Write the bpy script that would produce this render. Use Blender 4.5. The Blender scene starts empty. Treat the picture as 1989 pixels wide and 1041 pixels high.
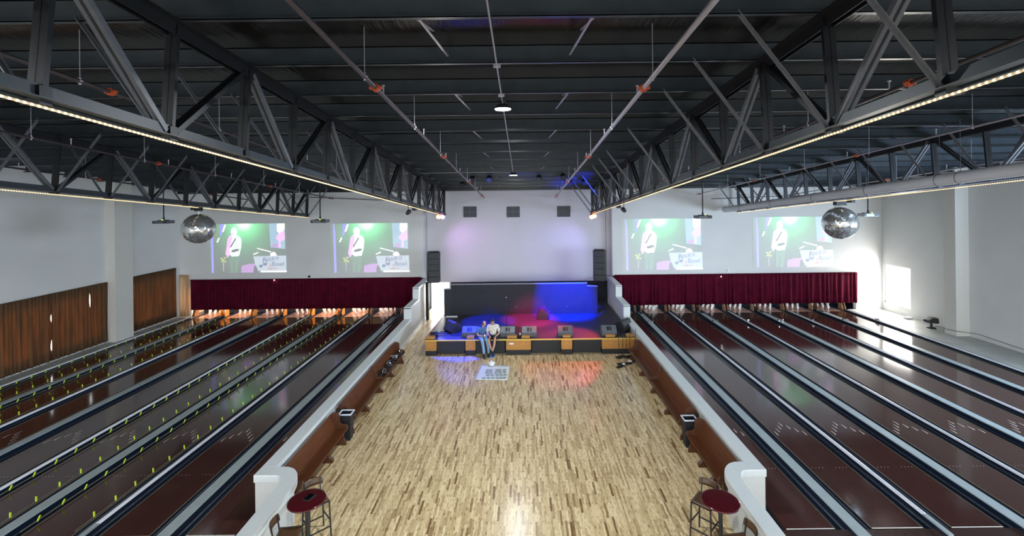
import bpy, math, random
from mathutils import Vector, Matrix
random.seed(7)
sc = bpy.context.scene
COL = sc.collection
PI = math.pi

# ------------------------------------------------------------------ camera, world, exposure, big lights
cam_d = bpy.data.cameras.new('camera'); cam = bpy.data.objects.new('camera', cam_d); COL.objects.link(cam)
FPX, CX, CY, ROLL, HC = 884.0, 1015.25, 380.0, -0.0114, 6.9
cam_d.sensor_width = 36.0; cam_d.lens = FPX / 1989 * 36
cam_d.shift_x = -(CX - 994.5) / 1989; cam_d.shift_y = -(520.5 - CY) / 1989
cam_d.clip_start = 0.1; cam_d.clip_end = 300
cam.matrix_world = Matrix.Translation((0, 0, HC)) @ Matrix.Rotation(PI / 2, 4, 'X') @ Matrix.Rotation(ROLL, 4, 'Z')
sc.camera = cam
sc.view_settings.view_transform = 'Standard'; sc.view_settings.look = 'None'
sc.view_settings.gamma = 1.0; sc.view_settings.use_curve_mapping = False
sc.view_settings.exposure = 0.13

wd = bpy.data.worlds.new('daylight'); sc.world = wd; wd.use_nodes = True
bg = wd.node_tree.nodes['Background']
bg.inputs[0].default_value = (0.93, 0.97, 1.0, 1); bg.inputs[1].default_value = 5.5

def lamp(name, kind, loc, power, color=(1, 1, 1), size=0.3, target=None, spot=None, blend=0.5, size_y=None):
    l = bpy.data.lights.new(name, kind); o = bpy.data.objects.new(name, l); COL.objects.link(o)
    o.location = loc; l.energy = power; l.color = color
    if kind == 'AREA':
        l.size = size
        if size_y: l.shape = 'RECTANGLE'; l.size_y = size_y
        else: l.shape = 'DISK'
    elif kind in ('SPOT', 'POINT'):
        l.shadow_soft_size = size
    if kind == 'SPOT': l.spot_size = spot; l.spot_blend = blend
    if target is not None:
        o.rotation_euler = (Vector(target) - Vector(loc)).to_track_quat('-Z', 'Y').to_euler()
    return o

# house lamps high in the roof (the two seen down the middle get their own fixtures below)
for (hx, hy) in ((-8.4, 2.0), (8.2, 2.0), (-16.2, 2.5), (16.6, 2.5)):
    lamp('high_bay_light', 'AREA', (hx, hy, 9.35 - .091 * hy), 90, (0.93, 0.97, 1.0), 0.35, target=(hx, hy + 0.5, 0))
lamp('window_daylight', 'AREA', (20.98, 25.55, 1.6), 230, (1.0, 0.95, 0.86), 1.7, target=(0, 22.5, 1.2), size_y=2.2)
lamp('added_roof_fill', 'AREA', (20.9, 11.0, 4.6), 2400, (.55, .75, 1.0), 8.5, target=(12, 12.5, 8.6), size_y=2.6)  # unseen lamp added to put a bluish sheen on the roof
lamp('doorway_daylight', 'AREA', (-4.9, 28.3, 1.25), 130, (1.0, 0.98, 0.94), 1.1, target=(-5.4, 20, 0.2), size_y=1.9)

# ------------------------------------------------------------------ geometry helpers
def at(px, py, Y):
    x = (px - CX) / FPX; y = -(py - CY) / FPX; c, s = math.cos(ROLL), math.sin(ROLL)
    return ((c * x - s * y) * Y, Y, HC + (s * x + c * y) * Y)

class MB:
    def __init__(s): s.v = []; s.f = []; s.sm = []
    def add(s, vs, fs, smooth=False):
        b = len(s.v); s.v += [tuple(p) for p in vs]
        for f in fs: s.f.append([b + i for i in f]); s.sm.append(smooth)
        return s
    def box(s, x0, x1, y0, y1, z0, z1):
        vs = [(x, y, z) for z in (z0, z1) for y in (y0, y1) for x in (x0, x1)]
        return s.add(vs, [(0, 2, 3, 1), (4, 5, 7, 6), (0, 1, 5, 4), (2, 6, 7, 3), (0, 4, 6, 2), (1, 3, 7, 5)])
    def bar(s, p, q, w, h, up=(0, 0, 1)):
        p, q = Vector(p), Vector(q); d = (q - p).normalized(); u = Vector(up)
        if abs(d.dot(u)) > .99: u = Vector((0, 1, 0))
        a = d.cross(u).normalized(); b = a.cross(d).normalized()
        vs = [e + a * w / 2 * i + b * h / 2 * j for e in (p, q) for i, j in ((-1, -1), (1, -1), (1, 1), (-1, 1))]
        return s.add(vs, [(3, 2, 1, 0), (4, 5, 6, 7), (0, 1, 5, 4), (1, 2, 6, 5), (2, 3, 7, 6), (3, 0, 4, 7)])
    def cyl(s, p, q, r, n=12, r2=None, cap=True, smooth=True):
        p, q = Vector(p), Vector(q); d = (q - p).normalized(); u = Vector((0, 0, 1))
        if abs(d.dot(u)) > .99: u = Vector((0, 1, 0))
        a = d.cross(u).normalized(); b = a.cross(d).normalized(); r2 = r if r2 is None else r2
        vs = [e + (a * math.cos(t) + b * math.sin(t)) * rr for e, rr in ((p, r), (q, r2)) for t in [2 * PI * i / n for i in range(n)]]
        s.add(vs, [(i, (i + 1) % n, n + (i + 1) % n, n + i) for i in range(n)], smooth)
        if cap: s.add(vs, [tuple(range(n))[::-1], tuple(range(n, 2 * n))])
        return s
    def tube(s, pts, r, n=8):
        for a, b in zip(pts[:-1], pts[1:]): s.cyl(a, b, r, n)
        return s
    def lathe(s, prof, c=(0, 0, 0), n=20, smooth=True):
        vs = []
        for r, z in prof: vs += [(c[0] + r * math.cos(2 * PI * i / n), c[1] + r * math.sin(2 * PI * i / n), c[2] + z) for i in range(n)]
        fs = [(k * n + i, k * n + (i + 1) % n, (k + 1) * n + (i + 1) % n, (k + 1) * n + i) for k in range(len(prof) - 1) for i in range(n)]
        return s.add(vs, fs, smooth)
    def ball(s, c, r, n=14, m=9, sx=1, sy=1, sz=1):
        vs = []; fs = []
        for k in range(m + 1):
            ph = PI * k / m
            vs += [(c[0] + r * sx * math.sin(ph) * math.cos(2 * PI * i / n), c[1] + r * sy * math.sin(ph) * math.sin(2 * PI * i / n), c[2] + r * sz * math.cos(ph)) for i in range(n)]
        fs = [(k * n + i, (k + 1) * n + i, (k + 1) * n + (i + 1) % n, k * n + (i + 1) % n) for k in range(m) for i in range(n)]
        return s.add(vs, fs, True)
    def prism(s, poly, axis, a, b):
        # extrude a 2D polygon along an axis between a and b
        def P(u, v, w): return {'x': (w, u, v), 'y': (u, w, v), 'z': (u, v, w)}[axis]
        n = len(poly)
        vs = [P(u, v, a) for u, v in poly] + [P(u, v, b) for u, v in poly]
        return s.add(vs, [tuple(range(n))[::-1], tuple(range(n, 2 * n))] + [(i, (i + 1) % n, n + (i + 1) % n, n + i) for i in range(n)])
    def build(s, name, mt, parent=None, bevel=0, recalc=True):
        me = bpy.data.meshes.new(name); me.from_pydata(s.v, [], s.f)
        me.polygons.foreach_set('use_smooth', s.sm); me.materials.append(mt)
        if recalc:
            import bmesh
            bm = bmesh.new(); bm.from_mesh(me); bmesh.ops.recalc_face_normals(bm, faces=bm.faces); bm.to_mesh(me); bm.free()
        me.update()
        o = bpy.data.objects.new(name, me); COL.objects.link(o)
        if parent: o.parent = parent
        if bevel:
            m = o.modifiers.new('bevel', 'BEVEL'); m.width = bevel; m.segments = 2; m.limit_method = 'ANGLE'
        return o

def tag(o, label, cat, group=None, kind=None):
    o['label'] = label; o['category'] = cat
    if group: o['group'] = group
    if kind: o['kind'] = kind
    return o
def struct(o): o['kind'] = 'structure'; return o
def empty(name, loc=(0, 0, 0), rz=0):
    o = bpy.data.objects.new(name, None); COL.objects.link(o); o.location = loc; o.rotation_euler = (0, 0, rz); o.empty_display_size = .1
    return o
def thing(name, label, cat, loc=(0, 0, 0), rz=0, group=None): return tag(empty(name, loc, rz), label, cat, group)
KIDS = {}
def copy_tree(o, parent=None):
    c = o.copy(); COL.objects.link(c); c.parent = parent
    for ch in list(o.children): copy_tree(ch, c)
    return c
NUM = ['first', 'second', 'third', 'fourth', 'fifth', 'sixth', 'seventh', 'eighth', 'ninth', 'tenth', 'eleventh', 'twelfth', 'thirteenth', 'fourteenth']
ORD = ['first', 'second', 'third', 'fourth', 'fifth', 'sixth', 'seventh', 'eighth', 'ninth', 'tenth']

# ------------------------------------------------------------------ materials
def mat(name, col, rough=.5, metal=0, emit=None, es=0, noise=.0, nscale=8, bump=0, bscale=60, spec=.5, stretch=None, coat=0):
    m = bpy.data.materials.new(name); m.use_nodes = True; nt = m.node_tree; N = nt.nodes; L = nt.links
    b = N['Principled BSDF']; b.inputs['Base Color'].default_value = (*col, 1); b.inputs['Roughness'].default_value = rough
    b.inputs['Metallic'].default_value = metal; b.inputs['Specular IOR Level'].default_value = spec
    b.inputs['Coat Weight'].default_value = coat; b.inputs['Coat Roughness'].default_value = .08
    if emit: b.inputs['Emission Color'].default_value = (*emit, 1); b.inputs['Emission Strength'].default_value = es
    tc = N.new('ShaderNodeTexCoord'); src = tc.outputs['Object']
    if stretch:
        mp = N.new('ShaderNodeMapping'); mp.inputs['Scale'].default_value = stretch; L.new(src, mp.inputs[0]); src = mp.outputs[0]
    if noise:
        nz = N.new('ShaderNodeTexNoise'); nz.inputs['Scale'].default_value = nscale; nz.inputs['Detail'].default_value = 4; L.new(src, nz.inputs['Vector'])
        rp = N.new('ShaderNodeValToRGB'); rp.color_ramp.elements[0].position = .3; rp.color_ramp.elements[1].position = .7
        rp.color_ramp.elements[0].color = (*[c * (1 - noise) for c in col], 1); rp.color_ramp.elements[1].color = (*[min(1, c * (1 + noise)) for c in col], 1)
        L.new(nz.outputs[0], rp.inputs[0]); L.new(rp.outputs[0], b.inputs['Base Color'])
    if bump:
        n2 = N.new('ShaderNodeTexNoise'); n2.inputs['Scale'].default_value = bscale; n2.inputs['Detail'].default_value = 3; L.new(src, n2.inputs['Vector'])
        bp = N.new('ShaderNodeBump'); bp.inputs['Strength'].default_value = bump; bp.inputs['Distance'].default_value = .02
        L.new(n2.outputs[0], bp.inputs['Height']); L.new(bp.outputs[0], b.inputs['Normal'])
    return m

def wood_floor():
    m = bpy.data.materials.new('maple_strip_floor'); m.use_nodes = True; nt = m.node_tree; N = nt.nodes; L = nt.links
    b = N['Principled BSDF']
    def math_(op, a, c=None):
        n = N.new('ShaderNodeMath'); n.operation = op
        for i, q in enumerate((a, c)):
            if q is None: continue
            if isinstance(q, (int, float)): n.inputs[i].default_value = q
            else: L.new(q, n.inputs[i])
        return n.outputs[0]
    tc = N.new('ShaderNodeTexCoord'); sx = N.new('ShaderNodeSeparateXYZ'); L.new(tc.outputs['Object'], sx.inputs[0])
    u = math_('DIVIDE', sx.outputs[0], .048); row = math_('FLOOR', u)
    wn = N.new('ShaderNodeTexWhiteNoise'); wn.noise_dimensions = '1D'; L.new(row, wn.inputs['W'])
    v = math_('ADD', math_('DIVIDE', sx.outputs[1], .46), math_('MULTIPLY', wn.outputs[0], 17.0)); cell = math_('FLOOR', v)
    cb = N.new('ShaderNodeCombineXYZ'); L.new(row, cb.inputs[0]); L.new(cell, cb.inputs[1])
    w2 = N.new('ShaderNodeTexWhiteNoise'); w2.noise_dimensions = '2D'; L.new(cb.outputs[0], w2.inputs['Vector'])
    rp = N.new('ShaderNodeValToRGB'); e = rp.color_ramp.elements; rp.color_ramp.interpolation = 'LINEAR'
    e[0].position = 0; e[0].color = (.20, .115, .05, 1); e[1].position = 1; e[1].color = (.86, .70, .43, 1)
    for p, c in ((.04, (.33, .21, .10, 1)), (.10, (.50, .36, .19, 1)), (.5, (.68, .52, .285, 1)), (.8, (.77, .60, .345, 1))):
        q = e.new(p); q.color = c
    L.new(w2.outputs[0], rp.inputs[0])
    mp = N.new('ShaderNodeMapping'); mp.inputs['Scale'].default_value = (14, 1.6, 1); L.new(tc.outputs['Object'], mp.inputs[0])
    nz = N.new('ShaderNodeTexNoise'); nz.inputs['Scale'].default_value = 4.2; nz.inputs['Detail'].default_value = 7; L.new(mp.outputs[0], nz.inputs['Vector'])
    r2 = N.new('ShaderNodeValToRGB'); r2.color_ramp.elements[0].position = .32; r2.color_ramp.elements[0].color = (.28, .19, .12, 1)
    r2.color_ramp.elements[1].position = .47; r2.color_ramp.elements[1].color = (1, 1, 1, 1); L.new(nz.outputs[0], r2.inputs[0])
    mx = N.new('ShaderNodeMix'); mx.data_type = 'RGBA'; mx.blend_type = 'MULTIPLY'; mx.inputs[0].default_value = .9
    L.new(rp.outputs[0], mx.inputs[6]); L.new(r2.outputs[0], mx.inputs[7]); L.new(mx.outputs[2], b.inputs['Base Color'])
    b.inputs['Roughness'].default_value = .23; b.inputs['Specular IOR Level'].default_value = .4
    return m

M = {}
M['wall'] = mat('painted_wall', (.72, .73, .72), .8, noise=.03, nscale=.7, bump=.05, bscale=90)
M['wallc'] = mat('stage_wall_paint', (.60, .585, .62), .8, noise=.02, nscale=.7)
M['column'] = mat('column_paint', (.70, .69, .64), .8, noise=.02)
M['lowwall'] = mat('low_wall_paint', (.60, .61, .59), .6, noise=.02)
M['cap'] = mat('cap_paint', (.63, .67, .67), .35, noise=.02)
M['black'] = mat('matte_black', (.012, .013, .016), .6, noise=.2)
M['blackwall'] = mat('black_drape_wall', (.012, .013, .018), .7, noise=.15)
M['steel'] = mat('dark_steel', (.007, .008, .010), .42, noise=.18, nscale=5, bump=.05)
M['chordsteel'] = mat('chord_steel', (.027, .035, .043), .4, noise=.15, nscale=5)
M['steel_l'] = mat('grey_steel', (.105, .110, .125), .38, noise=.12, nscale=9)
M['purlin'] = mat('purlin_steel', (.027, .035, .042), .28, noise=.18, nscale=4)
M['roof'] = mat('roof_insulation', (.009, .008, .008), .16, noise=.35, nscale=1.2, bump=.45, bscale=3, stretch=(5, .4, 1), spec=.9)
M['floor'] = wood_floor()
M['lane'] = mat('lane_surface', (.058, .022, .018), .10, noise=.10, nscale=3, stretch=(1, .15, 1), spec=.55)
M['pindeck'] = mat('pin_deck_surface', (.22, .13, .105), .12, noise=.1, spec=.5)
M['approach'] = mat('approach_surface', (.05, .026, .023), .2, noise=.08, spec=.5)
M['gutter'] = mat('gutter_plastic', (.008, .016, .035), .28, noise=.1)
M['grey'] = mat('grey_divider_top', (.36, .42, .43), .45, noise=.05, nscale=3)
M['chrome'] = mat('polished_rail', (.90, .92, 1.0), .22, metal=.0, spec=1.0)
M['edge'] = mat('lane_edge_strip', (.20, .18, .12), .4)
M['clip'] = mat('yellow_green_clip', (.55, .75, .03), .45, emit=(.55, .75, .03), es=.0)
M['mark'] = mat('lane_marker', (.75, .72, .68), .4)
M['pin'] = mat('bowling_pin_white', (.85, .85, .84), .2)
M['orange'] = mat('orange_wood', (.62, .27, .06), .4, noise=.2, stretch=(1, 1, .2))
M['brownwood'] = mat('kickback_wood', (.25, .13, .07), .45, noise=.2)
M['velvet'] = mat('burgundy_velvet', (.072, .002, .014), .85, noise=.25, nscale=3, spec=.1)
M['pew'] = mat('oak_pew', (.105, .033, .011), .4, noise=.25, nscale=5, stretch=(6, .6, 6), spec=.3)
M['pewend'] = mat('oak_pew_end', (.085, .031, .013), .38, noise=.25, nscale=5, stretch=(6, 6, .8))
M['table'] = mat('maroon_laminate', (.06, .006, .009), .14, noise=.12, nscale=30)
M['stoolwood'] = mat('walnut_plywood', (.085, .042, .018), .36, noise=.2, nscale=4, stretch=(1, 5, 1))
M['frame'] = mat('black_steel_tube', (.018, .02, .022), .4)
M['oak'] = mat('golden_oak_panel', (.48, .23, .055), .42, noise=.15, nscale=6, stretch=(1, 1, 6))
M['nosing'] = mat('yellow_stage_edge', (.75, .52, .10), .4)
M['deck'] = mat('black_stage_deck', (.03, .03, .038), .5, noise=.2, nscale=9, bump=.15)
M['cab'] = mat('black_speaker_cabinet', (.016, .017, .02), .55, noise=.15, nscale=40, bump=.1)
M['cablit'] = mat('speaker_cabinet_lit', (.11, .12, .14), .45, noise=.1)  # paler copy of the black cabinet, light on it put into the colour
M['grille'] = mat('speaker_grille', (.03, .032, .036), .5, bump=.4, bscale=220)
M['white'] = mat('white_plastic', (.8, .8, .8), .4)
M['duct'] = mat('white_fabric_duct', (.62, .64, .68), .6, noise=.05, nscale=3)
M['galv'] = mat('galvanised_pipe', (.45, .43, .48), .35, metal=.6)
M['darkpipe'] = mat('dark_pipe', (.06, .05, .055), .35, metal=.3)
M['red'] = mat('red_coupling', (.45, .07, .02), .45)
M['vent'] = mat('vent_grey', (.035, .04, .05), .5)
M['redtrim'] = mat('red_edge_paint', (.6, .12, .12), .45)
M['skin'] = mat('skin', (.50, .28, .20), .5)
M['lips'] = mat('lips', (.35, .12, .09), .5)
M['hair'] = mat('dark_hair', (.03, .022, .018), .6)
M['denim'] = mat('light_blue_denim', (.20, .34, .50), .8, noise=.2, nscale=12)
M['tee'] = mat('blue_t_shirt', (.06, .13, .27), .8, noise=.15, nscale=8)
M['navy'] = mat('navy_shorts', (.012, .015, .03), .8)
M['sneaker'] = mat('blue_sneaker', (.02, .08, .25), .5)
M['shoe'] = mat('brown_shoe', (.05, .03, .03), .5)
M['mirror'] = mat('mirror_tile', (.80, .82, .80), .12, metal=.8)
M['paper'] = mat('white_paper_sheet', (.74, .80, .80), .6)
M['ledge'] = mat('painted_concrete_ledge', (.42, .44, .42), .5, noise=.12, nscale=1.5)
M['ground'] = mat('pavement', (.4, .4, .38), .9, noise=.1)
M['chromesm'] = mat('chrome_parts', (.8, .8, .82), .15, metal=1)
M['bagclear'] = mat('clear_bin_liner', (.6, .68, .78), .25)
M['lens'] = mat('phone_glass', (.004, .004, .006), .08)

def curtain_mat(name, col, trans, tw):
    m = bpy.data.materials.new(name); m.use_nodes = True; nt = m.node_tree; N = nt.nodes; L = nt.links
    b = N['Principled BSDF']; b.inputs['Base Color'].default_value = (*col, 1); b.inputs['Roughness'].default_value = .8
    t = N.new('ShaderNodeBsdfTranslucent'); t.inputs[0].default_value = (*trans, 1)
    mx = N.new('ShaderNodeMixShader'); mx.inputs[0].default_value = tw
    tc = N.new('ShaderNodeTexCoord'); mp = N.new('ShaderNodeMapping'); mp.inputs['Scale'].default_value = (1, 2.2, .25); L.new(tc.outputs['Object'], mp.inputs[0])
    nz = N.new('ShaderNodeTexNoise'); nz.inputs['Scale'].default_value = 2.5; nz.inputs['Detail'].default_value = 4; L.new(mp.outputs[0], nz.inputs['Vector'])
    rp = N.new('ShaderNodeValToRGB'); rp.color_ramp.elements[0].position = .35; rp.color_ramp.elements[0].color = (*[c * .45 for c in trans], 1)
    rp.color_ramp.elements[1].position = .65; rp.color_ramp.elements[1].color = (*trans, 1); L.new(nz.outputs[0], rp.inputs[0]); L.new(rp.outputs[0], t.inputs[0])
    L.new(b.outputs[0], mx.inputs[1]); L.new(t.outputs[0], mx.inputs[2])
    L.new(mx.outputs[0], N['Material Output'].inputs[0]); return m
M['brownc'] = curtain_mat('brown_curtain_cloth', (.15, .080, .035), (.40, .19, .075), .40)
M['creamc'] = curtain_mat('cream_curtain_cloth', (.75, .52, .30), (.95, .66, .38), .5)

def leopard_shirt():
    m = bpy.data.materials.new('black_dotted_white_shirt'); m.use_nodes = True; N = m.node_tree.nodes; L = m.node_tree.links
    b = N['Principled BSDF']; b.inputs['Roughness'].default_value = .8
    tc = N.new('ShaderNodeTexCoord'); v = N.new('ShaderNodeTexVoronoi'); v.inputs['Scale'].default_value = 26; L.new(tc.outputs['Object'], v.inputs['Vector'])
    rp = N.new('ShaderNodeValToRGB'); rp.color_ramp.elements[0].position = .28; rp.color_ramp.elements[0].color = (.03, .03, .03, 1)
    rp.color_ramp.elements[1].position = .36; rp.color_ramp.elements[1].color = (.72, .70, .62, 1); L.new(v.outputs[0], rp.inputs[0]); L.new(rp.outputs[0], b.inputs['Base Color'])
    return m
M['spotshirt'] = leopard_shirt()

def rope_mat():
    m = bpy.data.materials.new('warm_rope_light'); m.use_nodes = True; N = m.node_tree.nodes; L = m.node_tree.links
    b = N['Principled BSDF']; b.inputs['Base Color'].default_value = (.6, .55, .45, 1); b.inputs['Roughness'].default_value = .3
    b.inputs['Emission Color'].default_value = (1, .68, .30, 1)
    tc = N.new('ShaderNodeTexCoord'); w = N.new('ShaderNodeTexWave'); w.bands_direction = 'Y'; w.inputs['Scale'].default_value = 5.2; L.new(tc.outputs['Object'], w.inputs['Vector'])
    rp = N.new('ShaderNodeValToRGB'); rp.color_ramp.elements[0].position = .45; rp.color_ramp.elements[0].color = (.35, .35, .35, 1)
    rp.color_ramp.elements[1].position = .9; rp.color_ramp.elements[1].color = (2.6, 2.6, 2.6, 1); L.new(w.outputs[0], rp.inputs[0])
    L.new(rp.outputs[0], b.inputs['Emission Strength']); return m
M['rope'] = rope_mat()
def emis(name, col, s): return mat(name, (.5, .5, .5), .5, emit=col, es=s)

# ------------------------------------------------------------------ room shell
XL, XR, YB, SL = -20.1, 20.95, 26.6, .091
def roofz(z0, Y): return z0 - SL * Y
YF = -5.0
struct(MB().box(-5.72, 5.06, YF, 28.9, -.2, 0).build('floor', M['floor']))
struct(MB().box(XL - .4, -5.84, YF, 28.9, -.3, -.11).build('floor_left', M['gutter']))
struct(MB().box(5.18, XR + .4, YF, 28.9, -.3, -.11).build('floor_right', M['gutter']))
struct(MB().box(XL, -5.84, YF, 9.30, -.11, .0).build('floor_approach_left', M['approach']))
struct(MB().box(5.18, XR, YF, 9.30, -.11, .0).build('floor_approach_right', M['approach']))
struct(MB().box(-90, 90, -60, 90, -.6, -.35).build('ground', M['ground']))
# roof deck sloping down to the back
rb = MB(); zt = lambda y: roofz(10.06, y)
rb.add([(XL - .4, YF, zt(YF)), (XR + .4, YF, zt(YF)), (XR + .4, 29.2, zt(29.2)), (XL - .4, 29.2, zt(29.2)),
        (XL - .4, YF, zt(YF) + .2), (XR + .4, YF, zt(YF) + .2), (XR + .4, 29.2, zt(29.2) + .2), (XL - .4, 29.2, zt(29.2) + .2)],
       [(0, 1, 2, 3), (7, 6, 5, 4), (0, 4, 5, 1), (1, 5, 6, 2), (2, 6, 7, 3), (3, 7, 4, 0)])
struct(rb.build('ceiling', M['roof']))

def side_wall(name, X, t, holes):
    # wall slab in the YZ plane with rectangular window openings (y0,y1,z0,z1)
    b = MB(); ys = sorted(set([YF, 28.9] + [h[0] for h in holes] + [h[1] for h in holes]))
    for y0, y1 in zip(ys[:-1], ys[1:]):
        hs = [h for h in holes if h[0] <= y0 + 1e-6 and h[1] >= y1 - 1e-6]
        top0, top1 = roofz(10.03, y0), roofz(10.03, y1)
        xa, xb = (X, X + t)
        if hs:
            h = hs[0]; b.box(min(xa, xb), max(xa, xb), y0, y1, -.3, h[2]); zb = h[3]
        else: zb = -.3
        b.prism([(y0, zb), (y1, zb), (y1, top1), (y0, top0)], 'x', xa, xb)
    return struct(b.build(name, M['wall']))
side_wall('wall_left', XL, -.35, [(15.2, 21.7, .55, 2.62), (23.1, 26.3, .55, 2.62)])
side_wall('wall_right', XR, .35, [(24.65, 26.45, .50, 2.72), (6.5, 15.5, 3.2, 6.0)])  # right wall's second opening is unseen, added to throw light onto the roof
# back wall above the pin bays, recessed centre wall behind the stage
ZBAY = 2.16
for nm, x0, x1 in (('wall_back_left', XL, -5.84), ('wall_back_right', 5.2, XR)):
    b = MB(); b.box(x0, x1, YB, YB + .25, ZBAY, roofz(10.04, YB + .3))
    struct(b.build(nm, M['wall']))
b = MB(); b.box(-19.75 - .35, -19.42, YB, YB + .25, 0, ZBAY); b.box(19.42, XR, YB, YB + .25, 0, ZBAY)
struct(b.build('wall_back_pier', M['wall']))
b = MB(); b.box(-5.84, 5.2, 27.1, 27.3, 1.8, roofz(10.02, 27.3)); b.box(-5.86, -5.80, YB + .25, 27.1, 0, 7.5); b.box(5.16, 5.22, YB + .25, 27.1, 0, 7.5)
struct(b.build('wall_back_centre', M['wallc']))
b = MB(); b.box(-4.35, 5.2, 27.1, 27.3, 0, 1.8)
struct(b.build('wall_back_black', M['blackwall']))
b = MB(); b.box(XL, -5.84, 28.6, 28.8, -.2, ZBAY + .1); b.box(5.2, XR, 28.6, 28.8, -.2, ZBAY + .1)
b.box(XL, -5.84, YB + .25, 28.6, ZBAY, ZBAY + .1); b.box(5.2, XR, YB + .25, 28.6, ZBAY, ZBAY + .1)
b.box(-5.95, -5.86, YB + .25, 28.8, -.2, ZBAY); b.box(5.22, 5.3, YB + .25, 28.8, -.2, ZBAY)
struct(b.build('wall_bay_back', M['black']))
# front wall behind the camera with wide openings added for frontal fill light
b = MB(); b.box(XL, XR, YF - .3, YF, 7.2, 10.5); b.box(XL, XR, YF - .3, YF, -.3, .4)
for x in (-20.1, -12.4, -4.53, 4.0, 12.4, 20.6): b.box(x - .25, x + .25, YF - .3, YF, .4, 7.2)
struct(b.build('wall_front', M['wall']))
# columns
b = MB(); b.box(XL, -19.65, 21.9, 22.9, 0, roofz(10.0, 22.9)); struct(b.build('trim_1', M['column']))
b = MB(); b.box(20.32, XR, 21.4, 22.0, 0, roofz(10.0, 22.0)); struct(b.build('trim_2', M['column']))
# ledges between the outer rails and the side walls
struct(MB().box(XL, -19.56, 9.3, 26.6, -.11, .07).build('trim_3', M['ledge']))
struct(MB().box(18.95, XR, 9.3, 26.6, -.11, .05).build('trim_4', M['ledge']))
# window frames in the right opening
b = MB()
for y in (24.65, 26.4): b.box(XR + .05, XR + .15, y, y + .06, .5, 2.72)
b.box(XR + .05, XR + .15, 24.65, 26.45, .5, .56); b.box(XR + .05, XR + .15, 24.65, 26.45, 2.66, 2.72)
struct(b.build('window_1', M['white']))
# purlins
PY = [5.94 + 1.56 * k for k in range(-6, 14)]
for y in PY:
    z = roofz(9.75, y)
    b = MB(); b.box(XL, XR, y - .006, y + .006, z, z + .30)
    b.box(XL, XR, y - .085, y, z, z + .012); b.box(XL, XR, y - .085, y - .075, z, z + .03); b.box(XL, XR, y, y + .08, z + .29, z + .30)
    struct(b.build('ceiling_purlin', M['purlin']))
b = MB(); b.box(XL, XR, 26.48, 26.58, roofz(9.75, 26.5) - .12, roofz(9.75, 26.5) + .3); struct(b.build('ceiling_beam', M['steel']))

# ------------------------------------------------------------------ trusses
def TZ(y): return roofz(8.30, y)     # bottom chord centre
def TT(y): return roofz(9.66, y)     # top chord centre
def make_truss():
    t = empty('roof_truss')
    b = MB(); y0, y1 = -3.0, 26.25
    for sx in (-1, 1):
        b.bar((sx * .05, y0, TZ(y0) ), (sx * .05, y1, TZ(y1)), .012, .15); b.bar((sx * .10, y0, TZ(y0) - .07), (sx * .10, y1, TZ(y1) - .07), .11, .012)
    b.build('bottom_chord', M['chordsteel'], t)
    b = MB()
    for sx in (-1, 1):
        b.bar((sx * .05, y0, TT(y0)), (sx * .05, y1, TT(y1)), .012, .17); b.bar((sx * .10, y0, TT(y0) + .08), (sx * .10, y1, TT(y1) + .08), .11, .012)
    b.build('top_chord', M['steel'], t)
    for i, y in enumerate(PY[1:]):
        k = i + 1 - 6
        yb = y - .13
        if yb < y0 + .2: continue
        b = MB(); b.bar((-.035, yb, TZ(yb) - .07), (-.035, y, TT(y) + .05), .05, .085, up=(1, 0, 0)); b.bar((.035, yb, TZ(yb) - .07), (.035, y, TT(y) + .05), .05, .085, up=(1, 0, 0))
        b.box(-.09, .09, yb - .06, yb + .06, TZ(yb) - .12, TZ(yb) + .06)
        b.build('post', M['steel'], t)
        if k % 2 == 0:
            for dk, mt in ((-1, 'steel_l'), (1, 'steel')):  # light put into the colour: diagonals facing it paler, the others dark
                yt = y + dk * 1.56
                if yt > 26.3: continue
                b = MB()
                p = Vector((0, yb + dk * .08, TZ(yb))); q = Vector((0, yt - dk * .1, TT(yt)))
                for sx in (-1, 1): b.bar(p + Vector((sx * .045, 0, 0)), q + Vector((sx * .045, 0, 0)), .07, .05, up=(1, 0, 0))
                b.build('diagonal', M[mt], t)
    return t
tr = make_truss()
TRX = [(-12.4, 'dark steel roof truss, leftmost, the left mirror ball hangs under it'), (-4.53, 'dark steel roof truss left of the stage, nearest the left of centre'),
       (4.0, 'dark steel roof truss right of the stage, nearest the right of centre'), (12.4, 'dark steel roof truss, rightmost, running beside the white duct')]
for i, (x, lb) in enumerate(TRX):
    o = tr if i == 0 else copy_tree(tr)
    o.location = (x, 0, 0); tag(o, lb, 'roof truss', 'steel roof trusses')
# warm rope lights under the bottom chords
RL = ['under the leftmost truss', 'under the truss left of the stage', 'under the truss right of the stage', 'under the rightmost truss']
for (x, _), w in zip(TRX, RL):
    b = MB(); b.cyl((0, -2, TZ(-2) - .14), (0, 26.1, TZ(26.1) - .14), .013, 8)
    o = b.build('rope_light', M['rope']); o.location.x = x + (.07 if x < 0 else -.07); tag(o, 'thin warm white rope light strung ' + w, 'rope light', 'rope lights on the trusses')
    t = empty('rope_light_driver', (x, 17.2 if abs(x) > 8 else 19.0, 0)); yy = t.location.y
    bb = MB(); bb.box(-.07, .07, -.13, .13, TZ(yy) - .24, TZ(yy) - .1); bb.build('housing', M['black'], t)
    tag(t, 'small black box ' + w, 'electrical box')
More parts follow.
